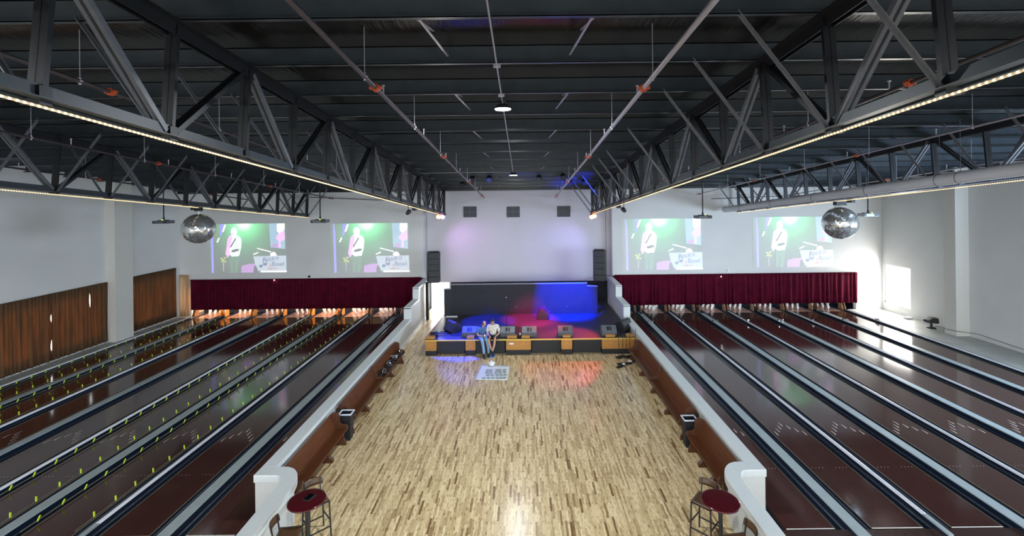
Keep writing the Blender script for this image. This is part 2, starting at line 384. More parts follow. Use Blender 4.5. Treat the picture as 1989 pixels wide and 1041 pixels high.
# diagonal brace bars from chord to purlin
def brace(x, k, sgn, grp, lb):
    y = 5.94 + 1.56 * k; yb = y - .13
    b = MB(); p = Vector((x + sgn * .10, yb, TZ(yb) - .04)); q = Vector((x + sgn * 1.2, y - .05, roofz(9.80, y)))
    b.bar(p, q, .012, .055); b.bar(p + Vector((0, -.02, 0)), q + Vector((0, -.02, 0)), .05, .012)
    o = b.build('brace_bar', M['steel_l']); tag(o, lb, 'brace', grp)
for x, sgn, ks, lb in ((-12.4, 1, range(2, 14), 'grey brace bar rising right from the leftmost truss'),
                       (-12.4, -1, range(1, 14), 'grey brace bar rising left from the leftmost truss'),
                       (-4.53, -1, [-1, 0, 1, 2, 4, 5, 7, 9, 11, 12], 'grey brace bar rising from the truss left of stage'),
                       (4.0, -1, [-1, 0, 1, 2, 4, 6, 7, 8, 10, 12, 13], 'grey brace bar rising from the truss right of stage'),
                       (12.4, -1, range(2, 14), 'grey brace bar rising left from the rightmost truss'),
                       (12.4, 1, [1, 4, 6, 8, 10, 12], 'grey brace bar rising right from the rightmost truss')):
    ks = sorted(ks, reverse=True)
    for j, k in enumerate(ks): brace(x, k, sgn, lb, lb + ', ' + NUM[j] + ' from the stage')
# small kicker bars between purlins in the centre bay
for k in range(0, 13, 1):
    for xs, w in ((-1.35, 'left'), (.95, 'right')):
        if k % 2: continue
        y = 5.94 + 1.56 * k - 1.56 if False else 5.94 + 1.56 * k
        z = roofz(9.77, y); b = MB(); sg = -1 if xs < 0 else 1
        b.bar((xs, y + .02, z + .02), (xs - sg * .16, y + 1.45, z - .05), .035, .012); b.bar((xs + .04 * sg, y + .02, z + .02), (xs - .06 * sg, y + .8, z + .12), .03, .012)
        tag(b.build('kicker_bar', M['galv']), 'short pale bar between roof purlins %s of the middle conduit, %s from the camera' % (w, NUM[k // 2]), 'brace', 'kicker bars ' + w)

# ------------------------------------------------------------------ pipes, conduit, duct, lamps in the roof
def pipe(x, z0, y0, y1, r, mt, lb, heads=True, hang=3.05):
    t = thing('sprinkler_pipe', lb, 'pipe', (x, 0, 0), 0, 'sprinkler pipes')
    MB().cyl((0, y0, roofz(z0, y0)), (0, y1, roofz(z0, y1)), r, 10).build('pipe_run', M[mt], t)
    y = y0 + 1.1; i = 0
    while y < y1 - .3:
        z = roofz(z0, y); b = MB(); b.cyl((0, y, z + .02), (0, y, roofz(10.0, y)), .006, 6); b.lathe([(r + .012, -.01), (r + .012, .01)], (0, y, z)); b.cyl((0, y, z - r - .02), (0, y, z + r + .02), .02, 6)
        b.build('hanger_rod', M['galv'], t)
        if heads and i % 1 == 0:
            b = MB(); yy = y + .9; zz = roofz(z0, yy); b.cyl((0, yy, zz), (0, yy, zz + .16), .012, 6); b.cyl((0, yy, zz + .16), (0, yy, zz + .175), .025, 8); b.build('sprinkler_head', M['galv'], t)
        if i % 2 == 1:
            b = MB(); yc = y + .5; zc = roofz(z0, yc); b.cyl((0, yc - .035, zc + SL * .035), (0, yc + .035, zc - SL * .035), r + .028, 10); b.box(-r - .06, r + .06, yc - .025, yc + .025, zc - .02, zc + .02)
            b.build('coupling', M['red'], t)
        y += hang; i += 1
pipe(-2.29, 9.27, 2.5, 26.95, .036, 'darkpipe', 'dark sprinkler pipe with orange couplings left of the middle lamp')
pipe(1.92, 9.22, 2.5, 26.95, .036, 'galv', 'pale sprinkler pipe with orange couplings right of the middle lamp')
pipe(-6.45, 9.25, 2.5, 26.4, .03, 'darkpipe', 'dark sprinkler pipe just left of the truss left of the stage')
pipe(-11.0, 9.25, 3, 26.4, .03, 'darkpipe', 'dark sprinkler pipe running beside the leftmost truss')
pipe(-15.6, 9.2, 6, 26.4, .03, 'darkpipe', 'dark sprinkler pipe nearest the left side wall')
pipe(6.1, 9.25, 2.5, 26.4, .03, 'darkpipe', 'dark sprinkler pipe just right of the truss right of the stage')
pipe(10.1, 9.25, 3, 26.4, .026, 'galv', 'thin pale sprinkler pipe running beside the rightmost truss')
pipe(15.0, 9.1, 8, 26.4, .026, 'galv', 'pale sprinkler pipe beyond the white duct')
pipe(17.6, 9.0, 10, 26.4, .026, 'galv', 'pale sprinkler pipe nearest the right side wall')
# cross pipes at the back ends
tag(MB().tube([(-12, 25.6, 6.95), (-8.4, 25.9, 6.75), (-7.6, 26.5, 6.75)], .02).build('branch_pipe', M['darkpipe']), 'thin dark branch pipe crossing above the left screens', 'pipe')
tag(MB().tube([(10.6, 25.6, 6.6), (16.5, 25.9, 6.75)], .02).build('branch_pipe', M['darkpipe']), 'thin dark branch pipe crossing above the right screens', 'pipe')

LX = -.40
t = thing('conduit_run', 'thin pale conduit along the middle of the roof feeding the lamps', 'conduit')
MB().cyl((LX, 1, roofz(9.72, 1)), (LX, 20.2, roofz(9.72, 20.2)), .014, 8).build('conduit', M['galv'], t)
MB().tube([(LX, 20.0, roofz(9.72, 20.0)), (LX - .8, 19.7, roofz(9.72, 19.7)), (-6.0, 19.7, roofz(9.72, 19.7))], .012).build('conduit_branch', M['galv'], t)
for y in (7.5, 9.06): MB().box(LX - .06, LX + .06, y - .03, y + .03, roofz(9.70, y), roofz(9.76, y)).build('junction_clip', M['galv'], t)
glow = emis('lamp_glow', (.9, .97, 1.0), 38)
for i, (y, pw, lb) in enumerate(((9.65, 420, 'bright round high-bay lamp glowing in the middle of the roof, the nearer one'), (20.0, 170, 'small bright high-bay lamp far down the middle, near the stage'))):
    z = roofz(9.62, y)
    t = thing('high_bay_lamp', lb, 'ceiling lamp', (LX, y, z), 0, 'high-bay lamps')
    MB().cyl((0, 0, .10), (0, 0, .0), .10, 20, .19).cyl((0, 0, .18), (0, 0, .10), .07, 16).build('housing', M['black'], t)
    MB().cyl((0, 0, -.002), (0, 0, -.012), .165, 24).build('diffuser', glow, t)
    lamp('high_bay_glow', 'AREA', (LX, y, z - .03), pw, (.9, .96, 1.0), .33, target=(LX, y, 0))

t = thing('air_duct', 'long white round fabric duct hung beside the rightmost truss', 'duct', (11.55, 0, 0))
DZ = lambda y: roofz(8.34, y)
b = MB(); b.cyl((0, 3.5, DZ(3.5)), (0, 26.0, DZ(26.0)), .165, 20); b.build('duct_tube', M['duct'], t)
b = MB(); b.cyl((0, 26.0, DZ(26.0)), (0, 26.25, DZ(26.25)), .165, 20, .09); b.build('duct_end', M['duct'], t)
for y in (5.2, 8.4, 9.0, 12.0, 12.6, 15.2, 18.0, 21.0, 24.0):
    b = MB(); n = 14
    pts = [(.18 * math.cos(a), y, DZ(y) + .18 * math.sin(a)) for a in [2 * PI * i / n for i in range(n + 1)]]
    b.tube(pts, .008, 6); b.cyl((0, y, DZ(y) + .18), (0, y, roofz(9.9, y)), .006, 6); b.box(-.05, .05, y - .02, y + .02, DZ(y) - .20, DZ(y) - .17)
    b.build('hanger_ring', M['steel_l'], t)
tag(MB().cyl((11.95, 4, roofz(8.17, 4)), (11.95, 22, roofz(8.17, 22)), .018, 8).build('conduit_run', M['chromesm']), 'shiny straight conduit under the white duct', 'conduit', None)

# ------------------------------------------------------------------ lanes, dividers, pins
GL = [-7.37 - 3.43 * k for k in range(4)]; CL = [-9.07 - 3.43 * k for k in range(4)]
GR = [6.70 + 3.45 * k for k in range(4)]; CR = [8.42 + 3.44 * k for k in range(4)]
divL = sorted(GL + CL, reverse=True); divR = sorted(GR + CR)
Y0, Y1, YP = 9.32, 28.0, 26.82
def lane_box(x0, x1): return MB().box(x0, x1, Y0, Y1, -.10, 0)
def gutter(xc, w=.235):
    n = 8; vs = []; b = MB()
    pr = [(w / 2 * math.cos(PI + PI * i / n), -.0 + .085 * math.sin(PI + PI * i / n)) for i in range(n + 1)]
    for y in (Y0, Y1): vs += [(xc + u, y, v - .012) for u, v in pr]
    b.add(vs, [(i, i + 1, n + 2 + i, n + 1 + i) for i in range(n)], True); return b
def lane(x0, x1, label, group, guts):
    t = thing('bowling_lane', label, 'bowling lane', (0, 0, 0), 0, group)
    lane_box(x0, x1).build('lane_surface', M['lane'], t)
    b = MB()
    for x in guts: b.box(*( (x, x + .012) if x > (x0 + x1) / 2 else (x - .012, x)), Y0, Y1 - 1, -.012, .006)
    if guts: b.build('edge_strip', M['edge'], t)
    MB().box(x0 + .01, x1 - .01, 26.35, Y1 - .05, .0008, .004).build('pin_deck', M['pindeck'], t)
    for x in guts:
        s = 1 if x > (x0 + x1) / 2 else -1
        gutter(x + s * (.012 + .235 / 2)).build('gutter', M['gutter'], t)
    xc = (x0 + x1) / 2; b = MB()
    for i in range(-3, 4):
        x = xc + i * .135; y = 13.62 - abs(i) * .17
        if x0 + .05 < x < x1 - .05: b.prism([(x - .014, y - .16), (x + .014, y - .16), (x + .004, y + .06), (x - .004, y + .06)], 'z', 0.0008, .0016)
    b.build('arrow_markers', M['mark'], t)
    b = MB()
    for i in list(range(-5, -1)) + list(range(2, 6)):
        x = xc + i * .085
        b.cyl((x, 11.4, .0008), (x, 11.4, .0016), .008, 8)
    b.build('dot_markers', M['mark'], t)
    b = MB(); b.box(x0, x1, Y0 - .0, Y0 + .025, 0.0005, .004); b.build('foul_line_strip', M['mark'], t)
LN = []
def edges(d, kind): h = .135 if kind == 'g' else .05; return h
isg = lambda x: any(abs(x - g) < 1e-3 for g in GL + GR)
lanesL = []; prev = None
ds = divL
for i in range(8):
    if i == 0: xr = -5.98; gr = []
    else: xr = ds[i - 1] - (.135 if isg(ds[i - 1]) else .05) - .25; gr = [xr]
    xl = ds[i] + (.135 if isg(ds[i]) else .05) + .25
    n = 8 - i  # counted from the left wall
    lanesL.append((xl, xr, n))
    lane(xl, xr, 'glossy dark brown bowling lane, %s from the brown window curtains' % ORD[n - 1] if n < 8 else 'narrow strip of glossy dark bowling lane against the left low wall', 'bowling lanes left of the dance floor', [xl] + gr)
lanesR = []; ds = divR
for i in range(8):
    if i == 0: xl = 5.33; gl = []
    else: xl = ds[i - 1] + (.135 if isg(ds[i - 1]) else .05) + .25; gl = [xl]
    xr = ds[i] - (.135 if isg(ds[i]) else .05) - .25
    lanesR.append((xl, xr, i + 1))
    lane(xl, xr, 'glossy dark brown bowling lane, %s to the right of the right low wall' % ORD[i], 'bowling lanes right of the dance floor', gl + [xr])
# dividers
for side, ds in (('left', divL), ('right', divR)):
    gi = ci = 0
    for i, x in enumerate(ds):
        g = isg(x); y0 = 8.2
        if g:
            gi += 1; lb = 'flat grey topped lane divider, %s grey one from the %s low wall' % (ORD[gi - 1], side)
            t = thing('lane_divider', lb, 'lane divider', (x, 0, 0), 0, 'grey lane dividers on the ' + side)
            b = MB(); b.prism([(-.135, 0), (.135, 0), (.135, .085), (.12, .10), (-.12, .10), (-.135, .085)], 'y', Y0 - .35, 26.35); b.build('cover_top', M['grey'], t)
            b = MB(); b.box(-.142, -.133, Y0 - .35, 26.35, -.09, .082); b.box(.133, .142, Y0 - .35, 26.35, -.09, .082); b.build('side_skirt', M['gutter'], t)
            b = MB(); b.box(-.10, .10, 25.9, 26.25, .101, .108); b.build('vent_plate', M['black'], t)
        else:
            ci += 1; lb = 'shiny round metal rail between lanes, %s shiny one from the %s low wall' % (ORD[ci - 1], side)
            t = thing('lane_rail', lb, 'lane divider', (x, 0, 0), 0, 'shiny lane rails on the ' + side)
            b = MB(); n = 12; pr = [(.05 * math.cos(a), .055 + .045 * math.sin(a)) for a in [PI * k / n for k in range(n + 1)]]
            vs = [(u, y, v) for y in (9.62, 26.35) for u, v in pr]; b.add(vs, [(k, k + 1, n + 2 + k, n + 1 + k) for k in range(n)], True)
            b.add([(u, 9.62, v) for u, v in pr], [tuple(range(n + 1))]); b.build('rail_tube', M['chrome'], t)
            b = MB(); b.box(-.05, .05, Y0 - .3, 9.62, 0, .085); b.build('rail_end', M['grey'], t)
            b = MB(); b.box(-.0505, .0505, Y0 - .3, 26.35, -.09, .052); b.build('side_skirt', M['gutter'], t)
        b = MB(); zt_ = .10
        for sx in (-1, 1):
            xx = sx * (.10 if g else .022)
            b.box(xx - .03, xx + .03, 24.1, 24.22, zt_, zt_ + .07); b.box(xx - .012, xx + .012, 24.06, 24.1, zt_ + .03, zt_ + .12)
        b.build('sensor_bracket', M['chromesm'], t)
# raised bumper rails with yellow green clips on four of the left lanes
clip_me = MB().box(-.010, .010, -.014, .014, .0, .12).build('bumper_clip', M['clip'])
first = True
for xl, xr, n in lanesL:
    if n not in (1, 2, 5, 6): continue
    for s, xe, w in ((-1, xl, 'left'), (1, xr, 'right')):
        t = thing('bumper_rail', 'thin rail with yellow-green clips, %s edge of the %s lane from the brown curtains' % (w, ORD[n - 1]), 'bumper rail', (xe + s * .04, 0, 0), 0, 'bumper rails with clips')
        MB().cyl((0, 9.4, .07), (0, 25.6, .07), .010, 6).build('rail_bar', M['edge'], t)
        y = 9.73; ph = 0 if s < 0 else .1
        while y < 25.5:
            c = clip_me if first else clip_me.copy()
            if not first: COL.objects.link(c)
            first = False
            c.parent = t; c.location = (0, y + ph, .055); c.rotation_euler = (-.25, s * -.3, 0)
            y += .525
# pins: ten at the end of every lane
prof = [(.0, 0), (.0258, 0), (.029, .01), (.045, .06), (.0605, .115), (.056, .155), (.040, .20), (.026, .24), (.0233, .265), (.026, .29), (.0318, .335), (.030, .36), (.018, .376), (0, .381)]
pin0 = MB().lathe(prof, (0, 0, 0), 14).build('bowling_pin', M['pin']); firstp = True
PN = {(0, 0): 'front one', (1, 0): 'second row left', (1, 1): 'second row right', (2, 0): 'third row left', (2, 1): 'third row middle', (2, 2): 'third row right',
      (3, 0): 'back row far left', (3, 1): 'back row centre left', (3, 2): 'back row centre right', (3, 3): 'back row far right'}
def pins(xc, lb, grp):
    global firstp
    for r in range(4):
        for k in range(r + 1):
            p = pin0 if firstp else pin0.copy()
            if not firstp: COL.objects.link(p)
            firstp = False
            p.location = (xc + (k - r / 2) * .3048, YP + r * .264, 0); tag(p, 'bowling pin, ' + PN[(r, k)] + ', ' + lb, 'bowling pin', grp)
for xl, xr, n in lanesL:
    xc = (xl + xr) / 2
    lb = '%s lane from the brown curtains' % ORD[n - 1] if n < 8 else 'lane beside the left low wall'
    pins(xc, lb, 'pins of left lane ' + ORD[n - 1])
for xl, xr, n in lanesR:
    pins((xl + xr) / 2, '%s lane from the right low wall' % ORD[n - 1], 'pins of right lane ' + ORD[n - 1])
# kickback panels between the pin decks
def kick(x, mt, lb, grp):
    b = MB(); b.prism([(26.62, .0), (27.0, .0), (27.0, .75), (26.78, .75), (26.72, .3), (26.62, .12)], 'x', x - .022, x + .022)
    tag(b.build('kickback_panel', M[mt]), lb, 'panel', grp)
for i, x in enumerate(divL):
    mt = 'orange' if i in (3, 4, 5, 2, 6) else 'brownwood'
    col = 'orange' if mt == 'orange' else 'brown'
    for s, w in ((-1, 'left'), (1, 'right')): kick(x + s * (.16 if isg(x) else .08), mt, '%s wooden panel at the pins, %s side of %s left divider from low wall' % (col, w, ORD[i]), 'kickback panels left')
for i, x in enumerate(divR):
    for s, w in ((-1, 'left'), (1, 'right')): kick(x + s * (.16 if isg(x) else .08), 'brownwood', 'brown wooden panel at the pins, %s side of %s right divider from low wall' % (w, ORD[i]), 'kickback panels right')
# lamps inside the pin bays
for xl, xr, n in lanesL:
    warm = n in (1, 2, 5, 6)
    lamp('pin_deck_light', 'AREA', ((xl + xr) / 2, 26.95, 1.9), 130 if warm else 18, (1, .62, .38) if warm else (.95, .9, 1), .5, target=((xl + xr) / 2, 27.3, 0))
for xl, xr, n in lanesR:
    lamp('pin_deck_light', 'AREA', ((xl + xr) / 2, 26.95, 1.9), 13, (.95, .95, 1), .5, target=((xl + xr) / 2, 27.3, 0))

# ------------------------------------------------------------------ curtains
def wavy(x0, x1, y, z0, z1, amp, wl, seed, along='x', fold=1.0, thick=.012, sag=0, gaps=()):
    # gaps: (u edge, centre height, half height, width) where a panel edge is pulled open
    rnd = random.Random(seed); n = max(20, int(abs(x1 - x0) / wl * 9)); m = 24 if gaps else 6; b = MB(); vs = []
    ph = [rnd.uniform(0, 6.28) for _ in range(4)]
    ph2 = 0; offs = []
    for i in range(n + 1):
        u = x0 + (x1 - x0) * i / n
        ph2 += 2 * PI / 9 * (1 + .35 * math.sin(i * .13 + ph[0]))
        offs.append((u, math.sin(ph2) * (0.7 + .3 * math.sin(i * .21 + ph[1])), math.sin(ph2 * .5 + ph[2]) * .4))
    for j in range(m + 1):
        w = j / m; z = z1 + (z0 - z1) * w
        for u, a, c in offs:
            d = amp * (.35 + .65 * w) * (a + c * w) * fold
            zz = z
            for ue, zc, hh, gw in gaps:
                if abs(u - ue) < .12 and abs(z - zc) < hh: u += gw * (1 - abs(u - ue) / .12) * (1 - ((z - zc) / hh) ** 2)
            vs.append((u, y + d, zz) if along == 'x' else (y + d, u, zz))
    fs = [(j * (n + 1) + i, j * (n + 1) + i + 1, (j + 1) * (n + 1) + i + 1, (j + 1) * (n + 1) + i) for j in range(m) for i in range(n)]
    b.add(vs, fs, True); return b
def curtain(name, b, mt, thick=.01):
    o = b.build(name, M[mt], recalc=False); s = o.modifiers.new('solid', 'SOLIDIFY'); s.thickness = thick; return o
c = curtain('masking_curtain', wavy(-19.4, -5.95, 26.50, .46, 2.2, .035, .16, 3), 'velvet'); tag(c, 'long burgundy velvet curtain hung above the left lanes, in shade', 'curtain', 'burgundy curtains over the pins')
c = curtain('masking_curtain', wavy(5.27, 19.42, 26.47, .46, 2.2, .075, .27, 5, fold=1.15), 'velvet'); tag(c, 'long burgundy velvet curtain hung above the right lanes, lit at its right end', 'curtain', 'burgundy curtains over the pins')
for cu_, (xa, xb) in zip([o for o in COL.objects if o.name.startswith('masking_curtain')], ((-19.4, -5.98), (5.3, 19.42))):
    MB().box(xa, xb, 26.47, 26.6, 2.165, 2.215).build('heading_rail', M['velvet'], cu_)
g1 = [(1.95, .26, .085), (.75, .40, .08)]; g2 = [(2.3, .44, .10)]
for ya, yb, gp_, lb in ((15.0, 19.29, [(19.29, a, h, -w) for a, h, w in g1], 'wide brown pleated window curtain at the left edge of the picture'),
                      (19.22, 21.02, [(19.22, a, h, w * .3) for a, h, w in g1] + [(21.02, a, h, -w) for a, h, w in g2], 'brown pleated window curtain between two slits of daylight'),
                      (20.95, 21.88, [(20.95, a, h, w * .3) for a, h, w in g2], 'narrow brown pleated window curtain next to the left wall column')):
    c = curtain('window_curtain', wavy(ya, yb, -20.0, .14, 2.98, .05, .17, 8, along='y', gaps=gp_), 'brownc', .004); tag(c, lb, 'curtain', 'window curtains')
c = curtain('window_curtain', wavy(22.95, 26.22, -20.0, .16, 2.98, .05, .17, 9, along='y'), 'brownc', .004); tag(c, 'brown pleated window curtain beyond the left wall column', 'curtain', 'window curtains')
c = curtain('window_curtain', wavy(-20.05, -19.5, 26.5, .10, 2.5, .04, .18, 11), 'creamc', .004); tag(c, 'narrow cream curtain glowing in the left back corner', 'curtain', 'window curtains')

# ------------------------------------------------------------------ low walls with stepped ends
def low_wall(side):
    s = -1 if side == 'left' else 1
    xo = 5.85 if s < 0 else 5.17         # lane side face of the cap
    xi = xo - .34
    near = 4.97 if s < 0 else 4.33       # centre line of the near run
    t = struct(empty('wall_low_' + side))
    X = lambda x: s * x
    # main straight run with stepped top
    prof_ = [(9.95, 0), (26.6, 0), (26.6, 2.02), (24.0, 2.07), (24.0, 1.44), (22.25, 1.44), (22.25, .85), (9.95, .85)]
    b = MB(); a0, a1 = sorted((X(xo - .05), X(xi + .06))); b.prism(prof_, 'x', a0, a1); struct(b.build('wall_body', M['lowwall'], t))
    cap = MB(); c0, c1 = sorted((X(xo), X(xi)))
    cap.box(c0, c1, 10.09, 22.2, .85, .96); cap.box(c0, c1, 22.12, 22.26, .96, 1.5); cap.box(c0, c1, 22.12, 24.0, 1.44, 1.53)
    cap.box(c0, c1, 23.92, 24.06, 1.53, 2.1); cap.box(c0, c1, 23.92, 26.58, 2.05, 2.14)
    # curved end: convex sweep inwards, then the near run
    def off(path, w):
        L_, R_ = [], []
        for i, p in enumerate(path):
            p = Vector(p); d = (Vector(path[min(i + 1, len(path) - 1)]) - Vector(path[max(i - 1, 0)])).normalized(); nrm = Vector((-d.y, d.x))
            L_.append(p + nrm * w); R_.append(p - nrm * w)
        return L_, R_
    path = [(xo, 9.93), (xo - .35, 9.93)]
    r = .60; cxx, cyy = near + .38, 9.93 - r
    for k in range(1, 9):
        a = PI / 2 + (PI / 2) * k / 8
        path.append((cxx + .38 * math.cos(a), cyy + r * math.sin(a)))
    path[1] = (max(xo - .35, cxx + .1), 9.93)
    path += [(near, 8.9), (near, 8.0), (near, 6.5), (near, 5.2)]
    path = [(s * x, y) for x, y in path]
    def sweep(b, w, z0, z1):
        L_, R_ = off(path, w); n = len(path)
        vs = [(p.x, p.y, z) for z in (z0, z1) for p in L_ + R_]
        fs = []
        for i in range(n - 1):
            fs += [(i, i + 1, n + i + 1, n + i), (2 * n + i, 3 * n + i, 3 * n + i + 1, 2 * n + i + 1), (i, 2 * n + i, 2 * n + i + 1, i + 1), (n + i, n + i + 1, 3 * n + i + 1, 3 * n + i)]
        fs += [(0, n, 3 * n, 2 * n), (n - 1, 3 * n - 1, 4 * n - 1, 2 * n - 1)]
        b.add(vs, fs)
    sweep(cap, .165, .80, .96); struct(cap.build('wall_cap', M['cap'], t, bevel=.015))
    b = MB(); sweep(b, .10, 0, .82); struct(b.build('wall_end', M['lowwall'], t))
    b = MB(); e0, e1 = sorted((X(xi + .06), X(xi + .035))); b.box(e0, e1, 19.9, 26.5, 0, .14); struct(b.build('baseboard', M['cap'], t))
low_wall('left'); low_wall('right')

# ------------------------------------------------------------------ stage
SZ = .66
st = thing('stage', 'low black stage with yellow front edge at the end of the dance floor', 'stage')
MB().prism([(-4.34, 19.78), (4.82, 19.78), (4.82, 27.08), (-4.22, 27.08), (-4.22, 23.96)], 'z', SZ - .08, SZ).build('deck', M['deck'], st)
MB().box(-4.37, 4.84, 19.72, 19.80, SZ - .025, SZ + .012).build('front_nosing', M['nosing'], st)
MB().prism([(-4.385, 19.8), (-4.33, 19.8), (-4.20, 23.95), (-4.26, 23.95)], 'z', SZ - .05, SZ + .014).build('side_nosing', M['redtrim'], st)
MB().box(-4.2, 4.8, 20.05, 20.12, 0, SZ - .08).build('front_recess', M['black'], st)
MB().box(-4.30, -4.22, 20.0, 27.0, 0, SZ - .08).build('side_panel', M['black'], st)
def px2x(px, Y): return (px - CX) / FPX * Y
fronts = [(823, 844, 0), (901, 920, 0), (980, 1028, 1), (1087, 1108, 0), (1166, 1196, 1), (1196, 1238, 0)]
for a, c_, wide in fronts:
    xa, xb = px2x(a, 19.75), px2x(c_, 19.75)
    b = MB(); b.box(xa, xb, 19.74, 20.05, .0, .22); b.build('plinth', M['black'], st)
    b = MB(); b.box(xa, xb, 19.73, 20.05, .22, SZ - .03); b.build('wood_panel', M['oak'], st)
    b = MB(); b.box(xa + .07, xb - .07, 19.715, 19.73, .27, .29); b.box(xa + .07, xb - .07, 19.715, 19.73, .53, .55); b.box(xa + .07, xa + .09, 19.715, 19.73, .291, .529); b.box(xb - .09, xb - .07, 19.715, 19.73, .291, .529)
    b.build('panel_moulding', M['oak'], st)
for a, c_ in ((846, 899), (921, 977), (1030, 1085), (1110, 1164)):
    xa, xb = px2x(a, 19.9), px2x(c_, 19.9)
    MB().box(xa, xb, 19.93, 19.98, .01, SZ - .1).build('black_front_panel', M['cab'], st)
xa = px2x(986, 19.7); MB().box(xa, xa + .19, 19.705, 19.716, .46, .53).build('outlet_plate', M['white'], st)
# small wooden boxes standing on the edge
boxes = [(825, 841), (904, 918), (982, 1001), (1010, 1026), (1090, 1105), (1173, 1191), (1213, 1227)]
for i, (a, c_) in enumerate(boxes):
    xa, xb = px2x(a, 19.95), px2x(c_, 19.95)
    t = thing('footlight_box', 'small golden oak box on the stage edge, %s from the left' % ORD[i], 'box', ((xa + xb) / 2, 19.99, SZ), 0, 'oak boxes on the stage edge')
    w = (xb - xa) / 2
    MB().prism([(-.10, .012), (.12, .0), (.12, .11), (-.10, .10)], 'x', -w, w).build('box_body', M['oak'], t)
    MB().box(-w + .02, w - .02, .12, .16, .0, .09).build('box_back', M['black'], t)
# backdrop
bd = thing('stage_backdrop', 'low black panelled backdrop wall with pale cap across the back of the stage', 'backdrop')
MB().prism([(-3.83, 23.98), (3.32, 23.98), (3.32, 24.12), (-3.83, 24.12)], 'z', SZ, 2.24).build('panel', M['blackwall'], bd)
MB().prism([(-4.18, 23.86), (-3.83, 23.98), (-3.83, 24.12), (-4.18, 24.0)], 'z', SZ, 2.02).build('wing_panel', M['blackwall'], bd)
MB().prism([(3.32, 23.98), (3.85, 23.80), (3.85, 23.94), (3.32, 24.12)], 'z', SZ, 2.10).build('wing_panel', M['blackwall'], bd)
b = MB(); b.box(-3.86, 3.35, 23.97, 24.13, 2.24, 2.27); b.prism([(-4.19, 23.85), (-3.83, 23.97), (-3.83, 24.12), (-4.19, 24.0)], 'z', 2.02, 2.05); b.prism([(3.32, 23.97), (3.87, 23.79), (3.87, 23.95), (3.32, 24.13)], 'z', 2.10, 2.13)
b.build('cap_trim', mat('backdrop_cap', (.25, .26, .32), .4), bd)
for px in (1000, 1055, 1100): 
    x = px2x(px, 23.95); MB().box(x - .05, x + .05, 23.965, 23.982, 1.0, 1.08).build('outlet', M['vent'], bd)
MB().box(-4.05, -3.45, 23.5, 23.62, SZ, SZ + .05).build('x', M['white']).name = 'white_board'
tag(bpy.data.objects['white_board'], 'small white strip lying on stage at the left end of backdrop', 'board')

# floor monitors (wedges): backs towards the dance floor
def make_wedge(cm='cablit'):
    t = empty('floor_monitor')
    cb_ = MB().prism([(-.22, 0), (.22, 0), (.27, .08), (.12, .40), (-.0, .42), (-.27, .22)], 'x', -.33, .33).build('cabinet', M[cm], t, bevel=.012)
    b = MB(); b.box(-.11, .02, -.30, -.262, .20, .30); b.box(.05, .11, -.30, -.262, .19, .30)
    # recessed handle and connector plate on the sloping back
    b = MB(); p = Vector((0, -.135, .325)); 
    for x0, x1 in ((-.10, .00), (.04, .10)):
        vs = [(x0, -.225, .262), (x1, -.225, .262), (x1, -.07, .383), (x0, -.07, .383)]
        vs2 = [(x, y - .004, z + .006) for x, y, z in vs]
        b.add(vs + vs2, [(0, 3, 2, 1), (4, 5, 6, 7), (0, 1, 5, 4), (1, 2, 6, 5), (2, 3, 7, 6), (3, 0, 4, 7)])
    b.build('handle_recess', M['black'], cb_)
    b = MB(); b.add([(-.30, .268, .09), (.30, .268, .09), (.30, .128, .39), (-.30, .128, .39), (-.30, .276, .094), (.30, .276, .094), (.30, .136, .394), (-.30, .136, .394)],
                    [(0, 3, 2, 1), (4, 5, 6, 7), (0, 1, 5, 4), (1, 2, 6, 5), (2, 3, 7, 6), (3, 0, 4, 7)])
    b.build('grille', M['grille'], cb_)
    return t
W = [((909, 654), 0, 'stage monitor wedge lit grey and blue, behind the sitting man in jeans'), ((983, 654), 0, 'grey-lit monitor wedge by the foot of the microphone stand'),
     ((1025, 654), 0, 'grey-lit monitor wedge right of the microphone stand wedge'), ((1095, 653), 0, 'dark monitor wedge alone right of stage centre'),
     ((1180, 652), 0, 'black monitor wedge at the right end of the stage front'), ((1208, 640), -2.3, 'black monitor wedge turned sideways against the right low wall'),
     ((877, 643), 2.2, 'black monitor wedge turned sideways on the left of the stage'), ((1052, 617), 1.5, 'monitor wedge on end glowing red in front of the backdrop'),
     ((834, 654), .3, 'low black wedge at the left front corner of the stage')]
wp = make_wedge(); wblack = None
for i, (q, rz, lb) in enumerate(W):
    if rz != 0 and wblack is None: wblack = o = make_wedge('cab')
    else: o = wp if i == 0 else copy_tree(wblack if rz != 0 else wp)
    x = (q[0] - CX) / FPX; Yd = (HC - SZ) / -(-(q[1] - CY) / FPX * math.cos(ROLL) + x * math.sin(ROLL))
    X_, Yd = x * Yd, Yd
    if 'corner' in lb: Yd = 20.4; X_ = -4.05; o.scale = (.5, .7, .45)
    o.location = (X_, Yd + .15 if rz == 0 else Yd, SZ); o.rotation_euler = (0, 0, rz); tag(o, lb, 'stage monitor', 'floor monitor wedges')
    if 'sideways' in lb: o.scale = (1.15, 1.15, 1.15)

